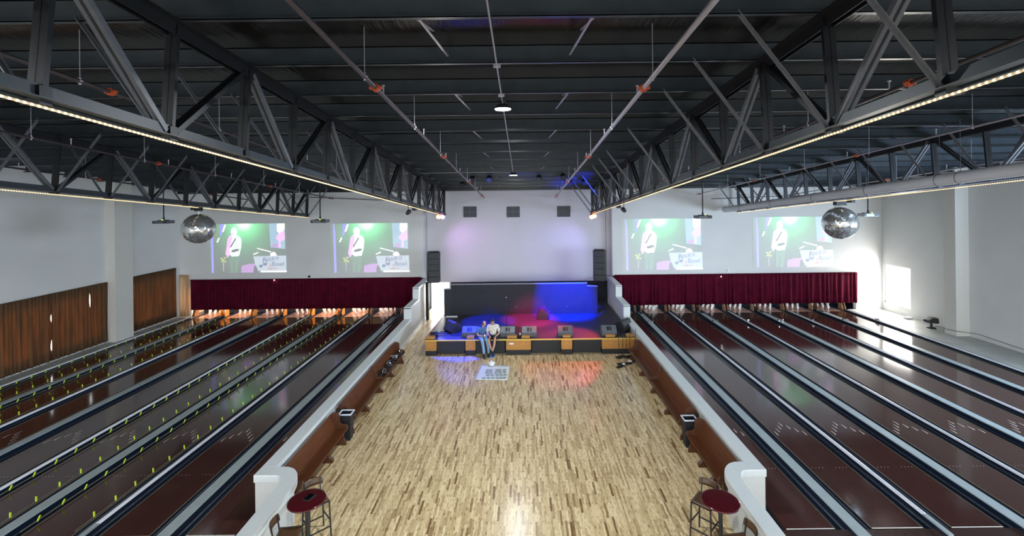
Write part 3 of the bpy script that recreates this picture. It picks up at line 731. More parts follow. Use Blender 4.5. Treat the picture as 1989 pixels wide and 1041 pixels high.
# line array speakers and black post
def array(x, sgn, lb):
    t = thing('line_array_speaker', lb, 'loudspeaker', (x, 25.55, 2.10), sgn * .22, 'line array speakers')
    for i in range(5):
        z0 = i * .335; a = (i - 2) ** 2 * .012
        b = MB(); b.prism([(-.28, -.20 - .02), (.28, -.20 - .02), (.38, .26), (-.38, .26)], 'z', z0 + .01, z0 + .33); cb_ = b.build('cabinet', M['cab'], t); cb_.location = (0, -a, 0)
        b = MB(); b.box(-.26, .26, -.235, -.222, z0 + .03, z0 + .31); b.build('grille', M['grille'], cb_)
    MB().box(-.3, .3, -.05, .05, 1.68, 1.75).build('rigging_frame', M['black'], t)
    MB().cyl((-sgn * .32 - (.05 if sgn > 0 else -.05), .0, 1.7), (-sgn * .32 - (.05 if sgn > 0 else -.05), .1, roofz(9.75, 25.6) - 2.1), .010, 6).build('hanging_cable', M['black'], t)
array(-5.04, 1, 'tall black line array speaker left of the stage above the doorway')
array(4.27, -1, 'tall black line array speaker right of the stage')
b = MB(); b.box(-5.50, -5.34, 25.5, 25.66, 0, 2.1)
tag(b.build('speaker_post', M['black']), 'black square post under the left line array speaker', 'post')
# left doorway frame
b = MB(); b.box(-5.80, -5.72, 27.08, 27.14, 0, 1.8); b.box(-4.42, -4.35, 27.08, 27.14, 0, 1.8)
struct(b.build('door_1', M['white']))

# microphone stand on stage
def mic_stand(loc, h, lb, grp=None, boom=False, mic=True, mt='frame'):
    t = thing('microphone_stand', lb, 'microphone stand', loc, 0, grp)
    MB().lathe([(0, .03), (.04, .035), (.15, .018), (.155, 0), (0, 0)], n=20).build('base', M['frame'], t)
    MB().cyl((0, 0, .02), (0, 0, h), .011, 8).cyl((0, 0, h * .45), (0, 0, h * .55), .017, 8).build('pole', M[mt], t)
    if boom: MB().cyl((-.25, 0, h - .12), (.35, 0, h + .1), .008, 6).build('boom_arm', M['frame'], t)
    if mic: MB().cyl((0, 0, h), (0, -.05, h + .15), .018, 8).ball((0, -.06, h + .18), .032).build('microphone', M['chromesm'], t)
x0_, y0_, _ = at(984, 640, 21.4)
mic_stand((x0_, 21.4, SZ), 1.30, 'tall microphone stand standing alone on the stage')
for i, (px, h) in enumerate(((1199, 1.06), (1208, .98), (1214, 1.02), (1222, 1.1), (1232, 1.25))):
    mic_stand((px2x(px, 19.2) , 19.25 + .12 * (i % 2), 0), h, 'slim black microphone stand by the right stage front, %s from the left' % ORD[i], 'spare microphone stands', mic=False)
# gear on the floor by the stands
t = thing('pedal_stand_pile', 'dark stand folded up, lying on the wood floor near the right pew', 'stand', (4.05, 18.3, 0))
MB().cyl((-.35, -.2, .03), (.5, .35, .05), .02, 8).cyl((-.38, -.22, .035), (-.12, -.06, .04), .05, 10).cyl((-.3, .15, .03), (.3, .2, .04), .045, 10).build('tubes', M['frame'], t)
MB().ball((.28, .38, .06), .09, sz=.5).ball((-.05, .05, .06), .07, sz=.6).build('clamp', M['white'], t)
# cable on the left of the stage
pts = [(-3.9 + .5 * math.sin(i * .7) + i * .035, 20.9 - i * .04 + .15 * math.cos(i * 1.1), SZ + .012) for i in range(14)]
tag(MB().tube(pts, .012, 6).build('cable', M['frame']), 'black cable coiled loosely on the left front of the stage', 'cable')
t = thing('small_stage_bag', 'small dark bag with a pale top between two wedges on the stage edge', 'bag', (px2x(1006, 19.95), 20.05, SZ))
MB().ball((0, 0, .08), .11, sz=.8).build('bag_body', M['cab'], t); MB().ball((.02, -.05, .17), .04).build('bag_top', M['white'], t)

# ceiling stage lights
M['spotglow'] = emis('stage_lens_glow', (.2, .3, 1), 2)
def fixture(px, py, Y, lb, lens='vent'):
    x, y, z = at(px, py, Y)
    t = thing('stage_spotlight', lb, 'stage light', (x, y, z), 0, 'black stage spotlights in the roof')
    c_ = MB().cyl((0, .12, .06), (0, -.16, -.10), .10, 14, .13).build('can', M['black'], t)
    MB().box(-.15, -.135, -.03, .03, -.08, .2).box(.135, .15, -.03, .03, -.08, .2).box(-.15, .15, -.03, .03, .19, .21).cyl((0, 0, .2), (0, 0, roofz(10.06, Y) - z), .015, 6).build('yoke', M['black'], t)
    MB().cyl((0, -.158, -.099), (0, -.170, -.106), .115, 14).build('lens', M[lens], c_)
    return x, y, z
FX = [(917, 347, 21.0), (950, 346, 21.0), (1047, 345, 20.6), (1094, 342, 20.2), (898, 357, 24.0), (1107, 353, 23.0), (1135, 352, 22.5)]
FP = []
for i, (a, c_, Y) in enumerate(FX): FP.append(fixture(a, c_, Y, 'black stage spotlight hanging under the roof, %s from the left' % ORD[sorted(range(7), key=lambda k: FX[k][0]).index(i)]))
BLUE = (.0, .02, 1.0); MAG = (1.0, .02, .25); RED = (1, .05, .03)
def spot(i, tgt, col, p, ang, bl=.6):
    x, y, z = FP[i]; lamp('stage_wash', 'SPOT', (x, y, z - .32), p, col, .05, target=tgt, spot=math.radians(ang), blend=bl)
spot(0, (-1.75, 22.6, SZ), BLUE, 26000, 24, .35)
spot(1, (-2.6, 20.5, SZ), BLUE, 17000, 24, .5)
spot(2, (.3, 22.9, SZ), MAG, 14000, 26, .7)
spot(3, (2.2, 24.0, 1.5), BLUE, 50000, 30, .6)
spot(5, (1.0, 21.3, SZ), (1, .02, .12), 6000, 26, .8)
spot(6, (2.4, 23.6, SZ), BLUE, 18000, 26, .6)
spot(4, (-2.6, 18.9, 0), (.15, .12, 1), 260, 26, .5)
# par cans at the truss ends
parred = emis('par_red_glow', (1, .16, .04), 14); parmix = emis('par_violet_glow', (.75, .25, 1.0), 12)
PAR = []
for i, (px, py, g, lb) in enumerate(((852, 421, parred, 'par can glowing orange at left stage truss end, the left one'), (860, 421, parmix, 'par can glowing violet at left stage truss end, the right one'),
                      (1149, 421, parred, 'par can glowing red at right stage truss end, the left one'), (1154, 419.5, parred, 'par can glowing red at right stage truss end, the right one'))):
    x, y, z = at(px, py, 25.6)
    t = thing('par_light', lb, 'stage light', (x, y, z), 0, 'par cans at the truss ends')
    c_ = MB().cyl((0, .10, .10), (0, -.06, .0), .07, 14, .12).build('can', M['black'], t)
    MB().cyl((0, -.06, .0), (0, -.085, -.016), .122, 16).build('lens', g, c_)
    MB().cyl((0, .05, .1), (0, .05, .32), .012, 6).build('clamp', M['black'], t); PAR.append((x, y, z))
x, y, z = PAR[0]; lamp('par_wash', 'SPOT', (x, y - .3, z - .3), 150, (.75, .35, 1), .1, target=(-2.4, 27.1, 3.2), spot=1.7, blend=1)
x, y, z = PAR[1]; lamp('par_wash', 'SPOT', (x + .1, y - .3, z - .3), 1500, (.1, .12, 1), .08, target=(-2.4, 19.1, 0), spot=.36, blend=.5)
x, y, z = PAR[2]; lamp('par_wash', 'SPOT', (x, y - .3, z - .3), 1500, RED, .08, target=(1.7, 19.0, 0), spot=.40, blend=.5)
x, y, z = PAR[3]; lamp('par_wash', 'SPOT', (x - .1, y - .3, z - .3), 150, (.4, .35, 1), .1, target=(1.6, 27.1, 3.0), spot=1.7, blend=1)
for (x, y, z), tgt, pw, w in (((-4.43, 17.6, 6.30), (-.2, 21.6, 7.85), 2600, 'left'), ((3.90, 17.6, 6.30), (2.7, 22.8, 7.75), 3200, 'right')):  # cans and blue spots added to give the purlins a blue glow
    t = thing('stage_spotlight', 'added small black spotlight clamped low on the truss %s of the stage' % w, 'stage light', (x, y, z), 0, 'added truss spotlights')
    c_ = MB().cyl((0, -.14, -.03), (0, .12, .03), .07, 14, .09).build('can', M['black'], t); MB().cyl((0, .118, .03), (0, .13, .033), .08, 14).build('lens', M['spotglow'], c_)
    MB().cyl((0, 0, .06), (0, 0, .35), .012, 6).build('clamp', M['black'], t)
    lamp('added_truss_spot', 'SPOT', (x, y + .2, z + .06), pw, (.0, .03, 1), .05, target=tgt, spot=.36, blend=.8)

# wall vents
for i, px in enumerate((913, 997, 1095)):
    x0, _, z0 = at(px, 411.5 - (0.9 if i == 2 else 0), 27.08)
    t = thing('wall_vent', 'dark square four-pane vent high on the stage wall, %s of three' % ('left', 'middle', 'right')[i], 'vent', (x0, 27.08, z0), 0, 'vents on the stage wall')
    MB().box(-.39, .39, -.03, .02, -.32, .32).build('vent_face', M['vent'], t)
    b = MB(); b.box(-.39, .39, -.04, -.03, -.008, .008); b.box(-.008, .008, -.04, -.03, -.32, .32); b.build('cross_bar', M['steel_l'], t)
# small sensors
for px, py, Y, lb in ((601, 537, 26.58, 'small round grey sensor on the wall above the left burgundy curtain'), (1414, 525, 26.58, 'small white sensor on the wall above the right burgundy curtain')):
    x, y, z = at(px, py, Y); tag(MB().cyl((x, Y, z), (x, Y - .06, z), .07, 14).build('wall_sensor', M['vent'] if px < 900 else M['white']), lb, 'sensor')
for px, py, lb in ((530, 545, 'tiny bright glint at the top of the left burgundy curtain'), (1403, 538, 'tiny bright bluish glint at the top of the right burgundy curtain')):
    x, y, z = at(px, py, 26.3); tag(MB().ball((x, 26.44, z), .022).build('curtain_glint', glow), lb, 'light')  # glowing bead stands in for a light reflection on the cloth

# ------------------------------------------------------------------ projected pictures
def proj_mat(name, col, s, green=False):
    m = bpy.data.materials.new(name); m.use_nodes = True; N = m.node_tree.nodes; L = m.node_tree.links
    b = N['Principled BSDF']; b.inputs['Base Color'].default_value = (.70, .71, .70, 1); b.inputs['Roughness'].default_value = .8; b.inputs['Specular IOR Level'].default_value = .1
    b.inputs['Emission Color'].default_value = (*col, 1); b.inputs['Emission Strength'].default_value = s
    if green:
        tc = N.new('ShaderNodeTexCoord')
        mp = N.new('ShaderNodeMapping'); mp.inputs['Location'].default_value = (-2.15, 0, -2.95); mp.inputs['Scale'].default_value = (1, 1, 1); L.new(tc.outputs['Object'], mp.inputs[0])
        ln = N.new('ShaderNodeVectorMath'); ln.operation = 'LENGTH'; L.new(mp.outputs[0], ln.inputs[0])
        rp = N.new('ShaderNodeValToRGB'); e = rp.color_ramp.elements
        e[0].position = 0; e[0].color = (.9, 1.1, .9, 1); e[1].position = 1; e[1].color = (.015, .03, .015, 1)
        for p, c in ((.09, (.75, 1.0, .78, 1)), (.2, (.12, .75, .25, 1)), (.42, (.05, .26, .09, 1)), (.7, (.03, .09, .04, 1))): q = e.new(p); q.color = c
        dv = N.new('ShaderNodeMath'); dv.operation = 'DIVIDE'; dv.inputs[1].default_value = 3.0; L.new(ln.outputs['Value'], dv.inputs[0]); L.new(dv.outputs[0], rp.inputs[0])
        L.new(rp.outputs[0], b.inputs['Emission Color'])
    return m
PJ = dict(base=proj_mat('projection_scene', (0, 0, 0), .95, True), shirt=proj_mat('projection_shirt', (.75, 1, .92), .85), pink=proj_mat('projection_pink', (1, .45, 1), .75),
          green=proj_mat('projection_green', (.12, .36, .16), .35), blue=proj_mat('projection_blue', (.25, .2, 1), .75), cyan=proj_mat('projection_cyan', (.35, .62, .85), .5),
          white=proj_mat('projection_white', (1, 1, 1), .9), banner=proj_mat('projection_banner', (.72, .85, 1), .45), purple=proj_mat('projection_purple', (.6, .25, .75), .55),
          yellow=proj_mat('projection_yellow', (.8, .9, .1), .6), red=proj_mat('projection_red_ink', (.7, .1, .15), .35), ink=proj_mat('projection_blue_ink', (.06, .12, .5), .25), dark=proj_mat('projection_dark', (.02, .04, .03), .3))
def text_mesh(txt, size, name, mt, parent, loc, shear=0, rot=0):
    cu = bpy.data.curves.new(name, 'FONT'); cu.body = txt; cu.size = size; cu.shear = shear; cu.extrude = .001; cu.offset = .006
    tmp = bpy.data.objects.new(name, cu); COL.objects.link(tmp)
    dg = bpy.context.evaluated_depsgraph_get(); me = bpy.data.meshes.new_from_object(tmp.evaluated_get(dg)); bpy.data.objects.remove(tmp)
    me.materials.clear(); me.materials.append(mt); o = bpy.data.objects.new(name, me); COL.objects.link(o); o.parent = parent
    o.location = loc; o.rotation_euler = (PI / 2, -rot, 0); return o
def make_projection():
    t = empty('projected_picture'); WW, HH = 4.66, 2.88
    def U(x, y): return ((x - 365) / 890 * WW, (1 - (y - 437) / 538) * HH)
    def poly(nm, mt, pts, d): MB().prism([U(*p) for p in pts], 'y', -d - .002, -d).build(nm, PJ[mt], t)
    MB().box(0, WW, -.004, 0, 0, HH).build('picture_field', PJ['base'], t)
    def rect(x0, y0, x1, y1): return [(x0, y1), (x1, y1), (x1, y0), (x0, y0)]
    poly('blue_light_column', 'blue', [(408, 975), (432, 975), (426, 560), (412, 440), (398, 440)], .006)
    poly('blue_light_column', 'blue', [(508, 440), (548, 440), (526, 560), (505, 575)], .006)
    poly('light_streak', 'white', [(556, 445), (576, 445), (545, 525), (528, 525)], .008)
    poly('light_streak', 'white', [(487, 590), (502, 590), (480, 640), (465, 640)], .008)
    poly('side_screen', 'cyan', [(1075, 700), (1240, 720), (1236, 438), (1060, 438)], .006)
    poly('side_player', 'white', [(1150, 440), (1236, 440), (1236, 500), (1190, 560), (1150, 520)], .008)
    poly('side_player_arm', 'pink', [(1135, 600), (1160, 560), (1230, 505), (1238, 610), (1185, 640), (1195, 700), (1165, 700), (1170, 630)], .010)
    poly('tom_drum', 'purple', [(1095, 665), (1150, 660), (1160, 690), (1140, 710), (1100, 700)], .012)
    poly('cymbal', 'white', [(925, 705), (1080, 745), (1080, 755), (925, 714)], .008)
    poly('cymbal', 'white', [(878, 772), (932, 750), (935, 760), (880, 782)], .008)
    poly('drum_hardware', 'white', [(1070, 770), (1105, 750), (1130, 760), (1150, 800), (1120, 815), (1080, 810)], .010)
    poly('drum_kit', 'purple', [(742, 975), (942, 975), (940, 905), (905, 878), (830, 880), (745, 900)], .006)
    poly('drum_head', 'dark', [(880, 975), (936, 975), (930, 910), (905, 890), (885, 915)], .008)
    poly('trouser', 'green', [(618, 975), (700, 975), (722, 795), (612, 795)], .010)
    poly('trouser_gap', 'dark', [(650, 975), (660, 975), (668, 850), (662, 850)], .012)
    poly('shirt', 'shirt', [(600, 760), (640, 797), (718, 790), (742, 700), (748, 620), (735, 585), (695, 560), (630, 562), (600, 590), (580, 700)], .012)
    poly('shirt_shade', 'pink', [(566, 770), (590, 790), (625, 680), (650, 570), (610, 575), (592, 600)], .014)
    poly('guitar_body', 'dark', [(620, 745), (660, 750), (715, 735), (725, 715), (690, 712), (640, 725)], .016)
    poly('guitar_neck', 'pink', [(575, 800), (590, 805), (640, 735), (625, 728)], .018)
    poly('guitar_strap', 'dark', [(618, 690), (630, 700), (690, 600), (680, 590)], .016)
    cx, cz = U(664, 524); n = 16
    MB().prism([(cx + .19 * math.cos(2 * PI * i / n), cz + .26 * math.sin(2 * PI * i / n)) for i in range(n)], 'y', -.016, -.014).build('head', PJ['shirt'], t)
    MB().prism([(cx - .10 + .06 * math.cos(2 * PI * i / n), cz - .12 + .10 * math.sin(2 * PI * i / n)) for i in range(n)], 'y', -.018, -.016).build('face', PJ['pink'], t)
    b = MB()
    for k in range(7): 
        u, v = U(541, 870 + k * 14); b.box(u - .012, u + .012, -.01, -.008, v - .02, v + .02)
    b.build('stand_dots', PJ['white'], t)
    b = MB()
    for x, y in ((520, 820), (555, 812), (528, 850), (562, 852), (540, 835)): 
        u, v = U(x, y); b.box(u - .05, u + .05, -.01, -.008, v - .04, v + .04)
    b.build('stand_lights', PJ['yellow'], t)
    poly('banner', 'banner', [(935, 955), (1252, 955), (1250, 793), (880, 797), (900, 880)], .016)
    u, v = U(1010, 858); text_mesh("Rock'n", .36, 'logo_lettering', PJ['ink'], t, (u - .15, -.020, v), .25, .12)
    u, v = U(1092, 905); text_mesh('Bowl', .36, 'logo_lettering', PJ['ink'], t, (u - .02, -.020, v), 0, 0)
    b = MB()
    for cx_, cy_ in ((965, 905), (1015, 885)):
        u, v = U(cx_, cy_); b.prism([(u + .11 * math.cos(2 * PI * i / 12), v + .09 * math.sin(2 * PI * i / 12)) for i in range(12)], 'y', -.021, -.019)
    u, v = U(975, 905); b.bar((u + .05, -.02, v), (u + .12, -.02, v + .42), .002, .04, up=(1, 0, 0)); u, v = U(1025, 885); b.bar((u + .05, -.02, v), (u + .0, -.02, v + .32), .002, .035, up=(1, 0, 0))
    b.build('logo_notes', PJ['ink'], t)
    u, v = U(1062, 898); MB().prism([(u, v - .08), (u + .12, v - .03), (u + .05, v + .12)], 'y', -.021, -.019).build('logo_mark', PJ['red'], t)
    u, v = U(1040, 940); text_mesh('Lafayette', .16, 'logo_lettering', PJ['red'], t, (u, -.020, v), .2, 0)
    poly('footer_strip', 'white', [(960, 975), (1255, 975), (1255, 958), (960, 958)], .006)
    return t
pj = make_projection()
SC = [(403, 435.4, 557, 528.5, 'projected concert picture farthest left, beside the left mirror ball'), (641, 434.6, 795.6, 528, 'projected concert picture just left of the stage speaker'),
      (1208, 425.8, 1365, 523, 'projected concert picture just right of the stage'), (1461.7, 422, 1619, 517.5, 'projected concert picture farthest right, behind the right mirror ball')]
for i, (a, b_, c_, d_, lb) in enumerate(SC):
    o = pj if i == 0 else copy_tree(pj)
    x0, _, z1 = at(a, b_, YB - .01); x1, _, z0 = at(c_, d_, YB - .01)
    o.location = (x0, YB - .006, z0); o.scale = ((x1 - x0) / 4.66, 1, (z1 - z0) / 2.88); tag(o, lb, 'projected picture', 'projected concert pictures')

# projectors
M['led'] = emis('yellow_led', (.7, 1, .1), 3)
for i, (px, py, X, lb) in enumerate(((318, 431, 0, 'grey projector hanging on a black pole, far left'), (622, 429.5, 0, 'grey projector hanging on a black pole, right of the leftmost truss'),
                          (1365, 421, 0, 'grey projector hanging on a black pole near the right picture beside stage'), (1686, 417, 0, 'white-lit projector hanging on a black pole, far right'))):
    x, y, z = at(px, py, 20.2)
    t = thing('projector', lb, 'projector', (x, y, z), 0, 'ceiling projectors')
    MB().box(-.33, .33, -.22, .22, -.07, .06).build('body', M['duct'] if i == 3 else M['steel_l'], t, bevel=.01)  # far right body coloured pale to look lit
    MB().box(-.33, -.24, -.23, -.22, -.05, .05).build('rear_vent', M['vent'], t); MB().box(.12, .32, -.23, -.22, -.05, .05).build('connector_panel', M['vent'], t)
    MB().box(-.18, .18, -.12, .12, .06, .085).cyl((0, 0, .08), (0, 0, .2), .04, 10).build('mount_plate', M['black'], t)
    MB().cyl((0, 0, .2), (0, 0, roofz(10.06, 20.2) - z), .025, 10).build('pole', M['black'], t)
    MB().box(.03, .09, -.18, -.13, .085, .10).build('indicator_led', M['led'], t)
    MB().cyl((-.1, .22, 0), (-.1, .27, 0), .05, 12).build('lens', M['lens'], t)

# mirror balls
def mirror_ball(x, y, z, r, lb, motor_z, tri):
    rnd = random.Random(4); b = MB(); m_, = (30,); 
    for k in range(m_):
        p0, p1 = PI * k / m_, PI * (k + 1) / m_; n = max(6, int(2 * m_ * math.sin((p0 + p1) / 2)))
        for i in range(n):
            a0, a1 = 2 * PI * (i + .04) / n, 2 * PI * (i + .96) / n
            c = Vector((math.sin((p0 + p1) / 2) * math.cos((a0 + a1) / 2), math.sin((p0 + p1) / 2) * math.sin((a0 + a1) / 2), math.cos((p0 + p1) / 2)))
            tilt = Vector((rnd.uniform(-1, 1), rnd.uniform(-1, 1), rnd.uniform(-1, 1))) * .07
            vs = []
            for p, a in ((p0 + .003, a0), (p1 - .003, a0), (p1 - .003, a1), (p0 + .003, a1)):
                v = Vector((math.sin(p) * math.cos(a), math.sin(p) * math.sin(a), math.cos(p))); vs.append(v * r * (1 + tilt.dot(v - c)))
            b.add(vs, [(0, 1, 2, 3)])
    t = thing('mirror_ball', lb, 'mirror ball', (x, y, z), 0, 'mirror balls')
    b.build('mirror_tiles', M['mirror'], t, recalc=False)
    MB().ball((0, 0, 0), r * .985, 32, 20).build('ball_core', M['vent'], t)
    mz = motor_z - z
    if tri: MB().cyl((0, 0, mz - .1), (-.22, 0, r), .008, 6).cyl((0, 0, mz - .1), (.05, 0, r + .01), .008, 6).cyl((.1, 0, mz + .08), (.06, 0, mz + .25), .006, 6).cyl((-.1, 0, mz + .08), (-.1, 0, mz + .25), .006, 6).build('hanging_wires', M['steel'], t)
    else: MB().cyl((0, 0, r), (0, 0, mz - .05), .03, 10).cyl((0, 0, mz), (0, 0, TZ(y) - z), .012, 6).build('stem', M['white'], t)
    MB().box(-.2 if tri else -.1, .2 if tri else .1, -.1, .1, mz - .08, mz + .07).build('motor', M['black'], t)
mirror_ball(-12.4, 17.4, 5.78, .56, 'large mirror ball hanging on the left, beside the far left picture', 6.53, False)
mirror_ball(12.4, 17.8, 5.69, .62, 'large mirror ball hanging on the right, overlapping the far right picture', 6.46, True)

# ------------------------------------------------------------------ pews
def pew(name, side, y0, y1, lb, divider=None, legs=3, open_near=False):
    s = -1 if side == 'L' else 1
    xb = 5.46 if s < 0 else 4.80      # back plane against wall (absolute)
    t = thing('church_pew', lb, 'pew', (s * xb, y0, 0), 0, 'wooden pews along the low walls')
    Ln = y1 - y0; X = lambda d: -s * d  # d: distance from the wall towards the dance floor
    def bx(b, d0, d1, ya, yb, z0, z1): a, c = sorted((X(d0), X(d1))); b.box(a, c, ya, yb, z0, z1)
    b = MB(); n = 8
    pr = [(.0, .84), (.035, .85), (.16, .46), (.12, .44)]
    b.prism([(X(d), z) for d, z in pr], 'y', .03, Ln - .03); b.build('backrest', M['pew'], t)
    b = MB(); b.prism([(X(d), z) for d, z in [(.10, .425), (.20, .405), (.47, .43), (.50, .445), (.50, .475), (.46, .475), (.22, .445), (.10, .465)]], 'y', .03, Ln - .03); b.build('seat', M['pew'], t)
    def end(y, nm='end_panel'):
        b = MB(); o = [(.02, 0), (.46, 0), (.44, .10), (.38, .2), (.40, .40), (.50, .43), (.50, .50), (.46, .56), (.36, .57), (.29, .60), (.27, .66), (.27, .80)]
        o += [(.135 + .135 * math.cos(a), .80 + .10 * math.sin(a)) for a in [PI * k / 8 for k in range(1, 9)]] + [(.0, .4)]
        b.prism([(X(d), z) for d, z in o], 'y', y - .035, y + .035); b.build(nm, M['pewend'], t)
    if not open_near: end(.035)
    end(Ln - .035)
    for k in range(legs):
        y = Ln * (k + 1) / (legs + 1) if legs > 1 else Ln / 2
        b = MB(); b.prism([(X(d), z) for d, z in [(.06, 0), (.44, 0), (.43, .08), (.34, .14), (.32, .24), (.40, .41), (.08, .41)]], 'y', y - .055, y + .055); b.build('support', M['pewend'], t)
    if divider:
        y = divider - y0; b = MB(); o = [(.05, .46), (.46, .475), (.47, .52), (.40, .54), (.26, .56), (.20, .70), (.13, .86), (.06, .92), (.02, .90)]
        b.prism([(X(d), z) for d, z in o], 'y', y - .02, y + .02); b.build('centre_arm', M['pewend'], t)
    return t
pew('pew', 'L', 10.15, 12.75, 'brown wooden pew along the left low wall, nearest', legs=2)
pew('pew', 'L', 13.3, 18.9, 'long brown wooden pew along the left low wall with equipment on its seat', 16.1, legs=3)
pew('pew', 'R', 10.15, 12.2, 'brown wooden pew along the right low wall, nearest', legs=2)
pew('pew', 'R', 12.75, 18.85, 'long brown empty wooden pew along the right low wall by the stage', 15.8, legs=3)
# bins between the pews
def bin_(x, y, lb):
    t = thing('trash_bin', lb, 'trash bin', (x, y, 0), 0, 'bins between the pews')
    b = MB(); w0, w1, d0, d1, h = .14, .17, .11, .14, .74
    o0 = [(-w0, -d0), (w0, -d0), (w0, d0), (-w0, d0)]; o1 = [(-w1, -d1), (w1, -d1), (w1, d1), (-w1, d1)]; i1 = [(u * .9, v * .9) for u, v in o1]; i0 = [(u * .85, v * .85) for u, v in o0]
    vs = [(u, v, 0) for u, v in o0] + [(u, v, h) for u, v in o1] + [(u, v, h) for u, v in i1] + [(u, v, .2) for u, v in i0]
    fs = [(3, 2, 1, 0)] + [(i + 4 * k, (i + 1) % 4 + 4 * k, (i + 1) % 4 + 4 * k + 4, i + 4 * k + 4) for k in range(3) for i in range(4)] + [(12, 13, 14, 15)]
    b.add(vs, fs); b.build('bin_body', M['black'], t)
    b = MB()
    for k in range(4):
        p = o1[k]; q = o1[(k + 1) % 4]; b.cyl((p[0] * 1.03, p[1] * 1.03, h + .01), (q[0] * 1.03, q[1] * 1.03, h + .01), .022, 8)
    b.build('bin_liner', M['bagclear'], t)
bin_(-5.12, 13.03, 'black trash bin with pale liner between the two left pews'); bin_(4.5, 12.48, 'black trash bin with pale liner between the two right pews')
# microphone gear on the far half of the left pew
rnd = random.Random(21)
for i in range(11):
    y = 16.35 + i * .225; x = -5.46 + .30 + rnd.uniform(-.07, .08)
    t = thing(('cable_coil', 'clamp_light', 'pipe_clamp')[i % 3], '', 'equipment', (x, y, .487), rnd.uniform(0, 3), 'black and chrome equipment on the left pew')
    kind = i % 3
    if kind == 0:
        n = 14
        for q in range(3): MB().tube([((.10 - .012 * q) * math.cos(2 * PI * k / n), (.085) * math.sin(2 * PI * k / n), .012 + .02 * q) for k in range(n + 1)], .010, 6).build('loop', M['frame'], t)
        lb = 'coiled black cable on the left pew seat, %s piece from its near end'
    elif kind == 1:
        MB().lathe([(.0, .0), (.10, .0), (.115, .05), (.10, .09), (.0, .09)], n=18).build('shell', M['cab'], t)
        MB().tube([(-.12, 0, .03), (-.06, .02, .12), (.06, .02, .12), (.12, 0, .03)], .014, 8).build('chrome_handle', M['chromesm'], t)
        lb = 'round black can on the left pew seat, %s piece from its near end'
    else:
        MB().box(-.10, .10, -.05, .05, .0, .08).build('block', M['cab'], t, bevel=.01)
        MB().cyl((-.13, -.02, .09), (.13, .03, .10), .018, 8).cyl((.1, -.08, .05), (.12, .09, .07), .015, 8).build('chrome_tube', M['chromesm'], t)
        lb = 'chrome-tubed block on the left pew seat, %s piece from its near end'
    names = ORD + ['eleventh']
    t['label'] = lb % names[i]

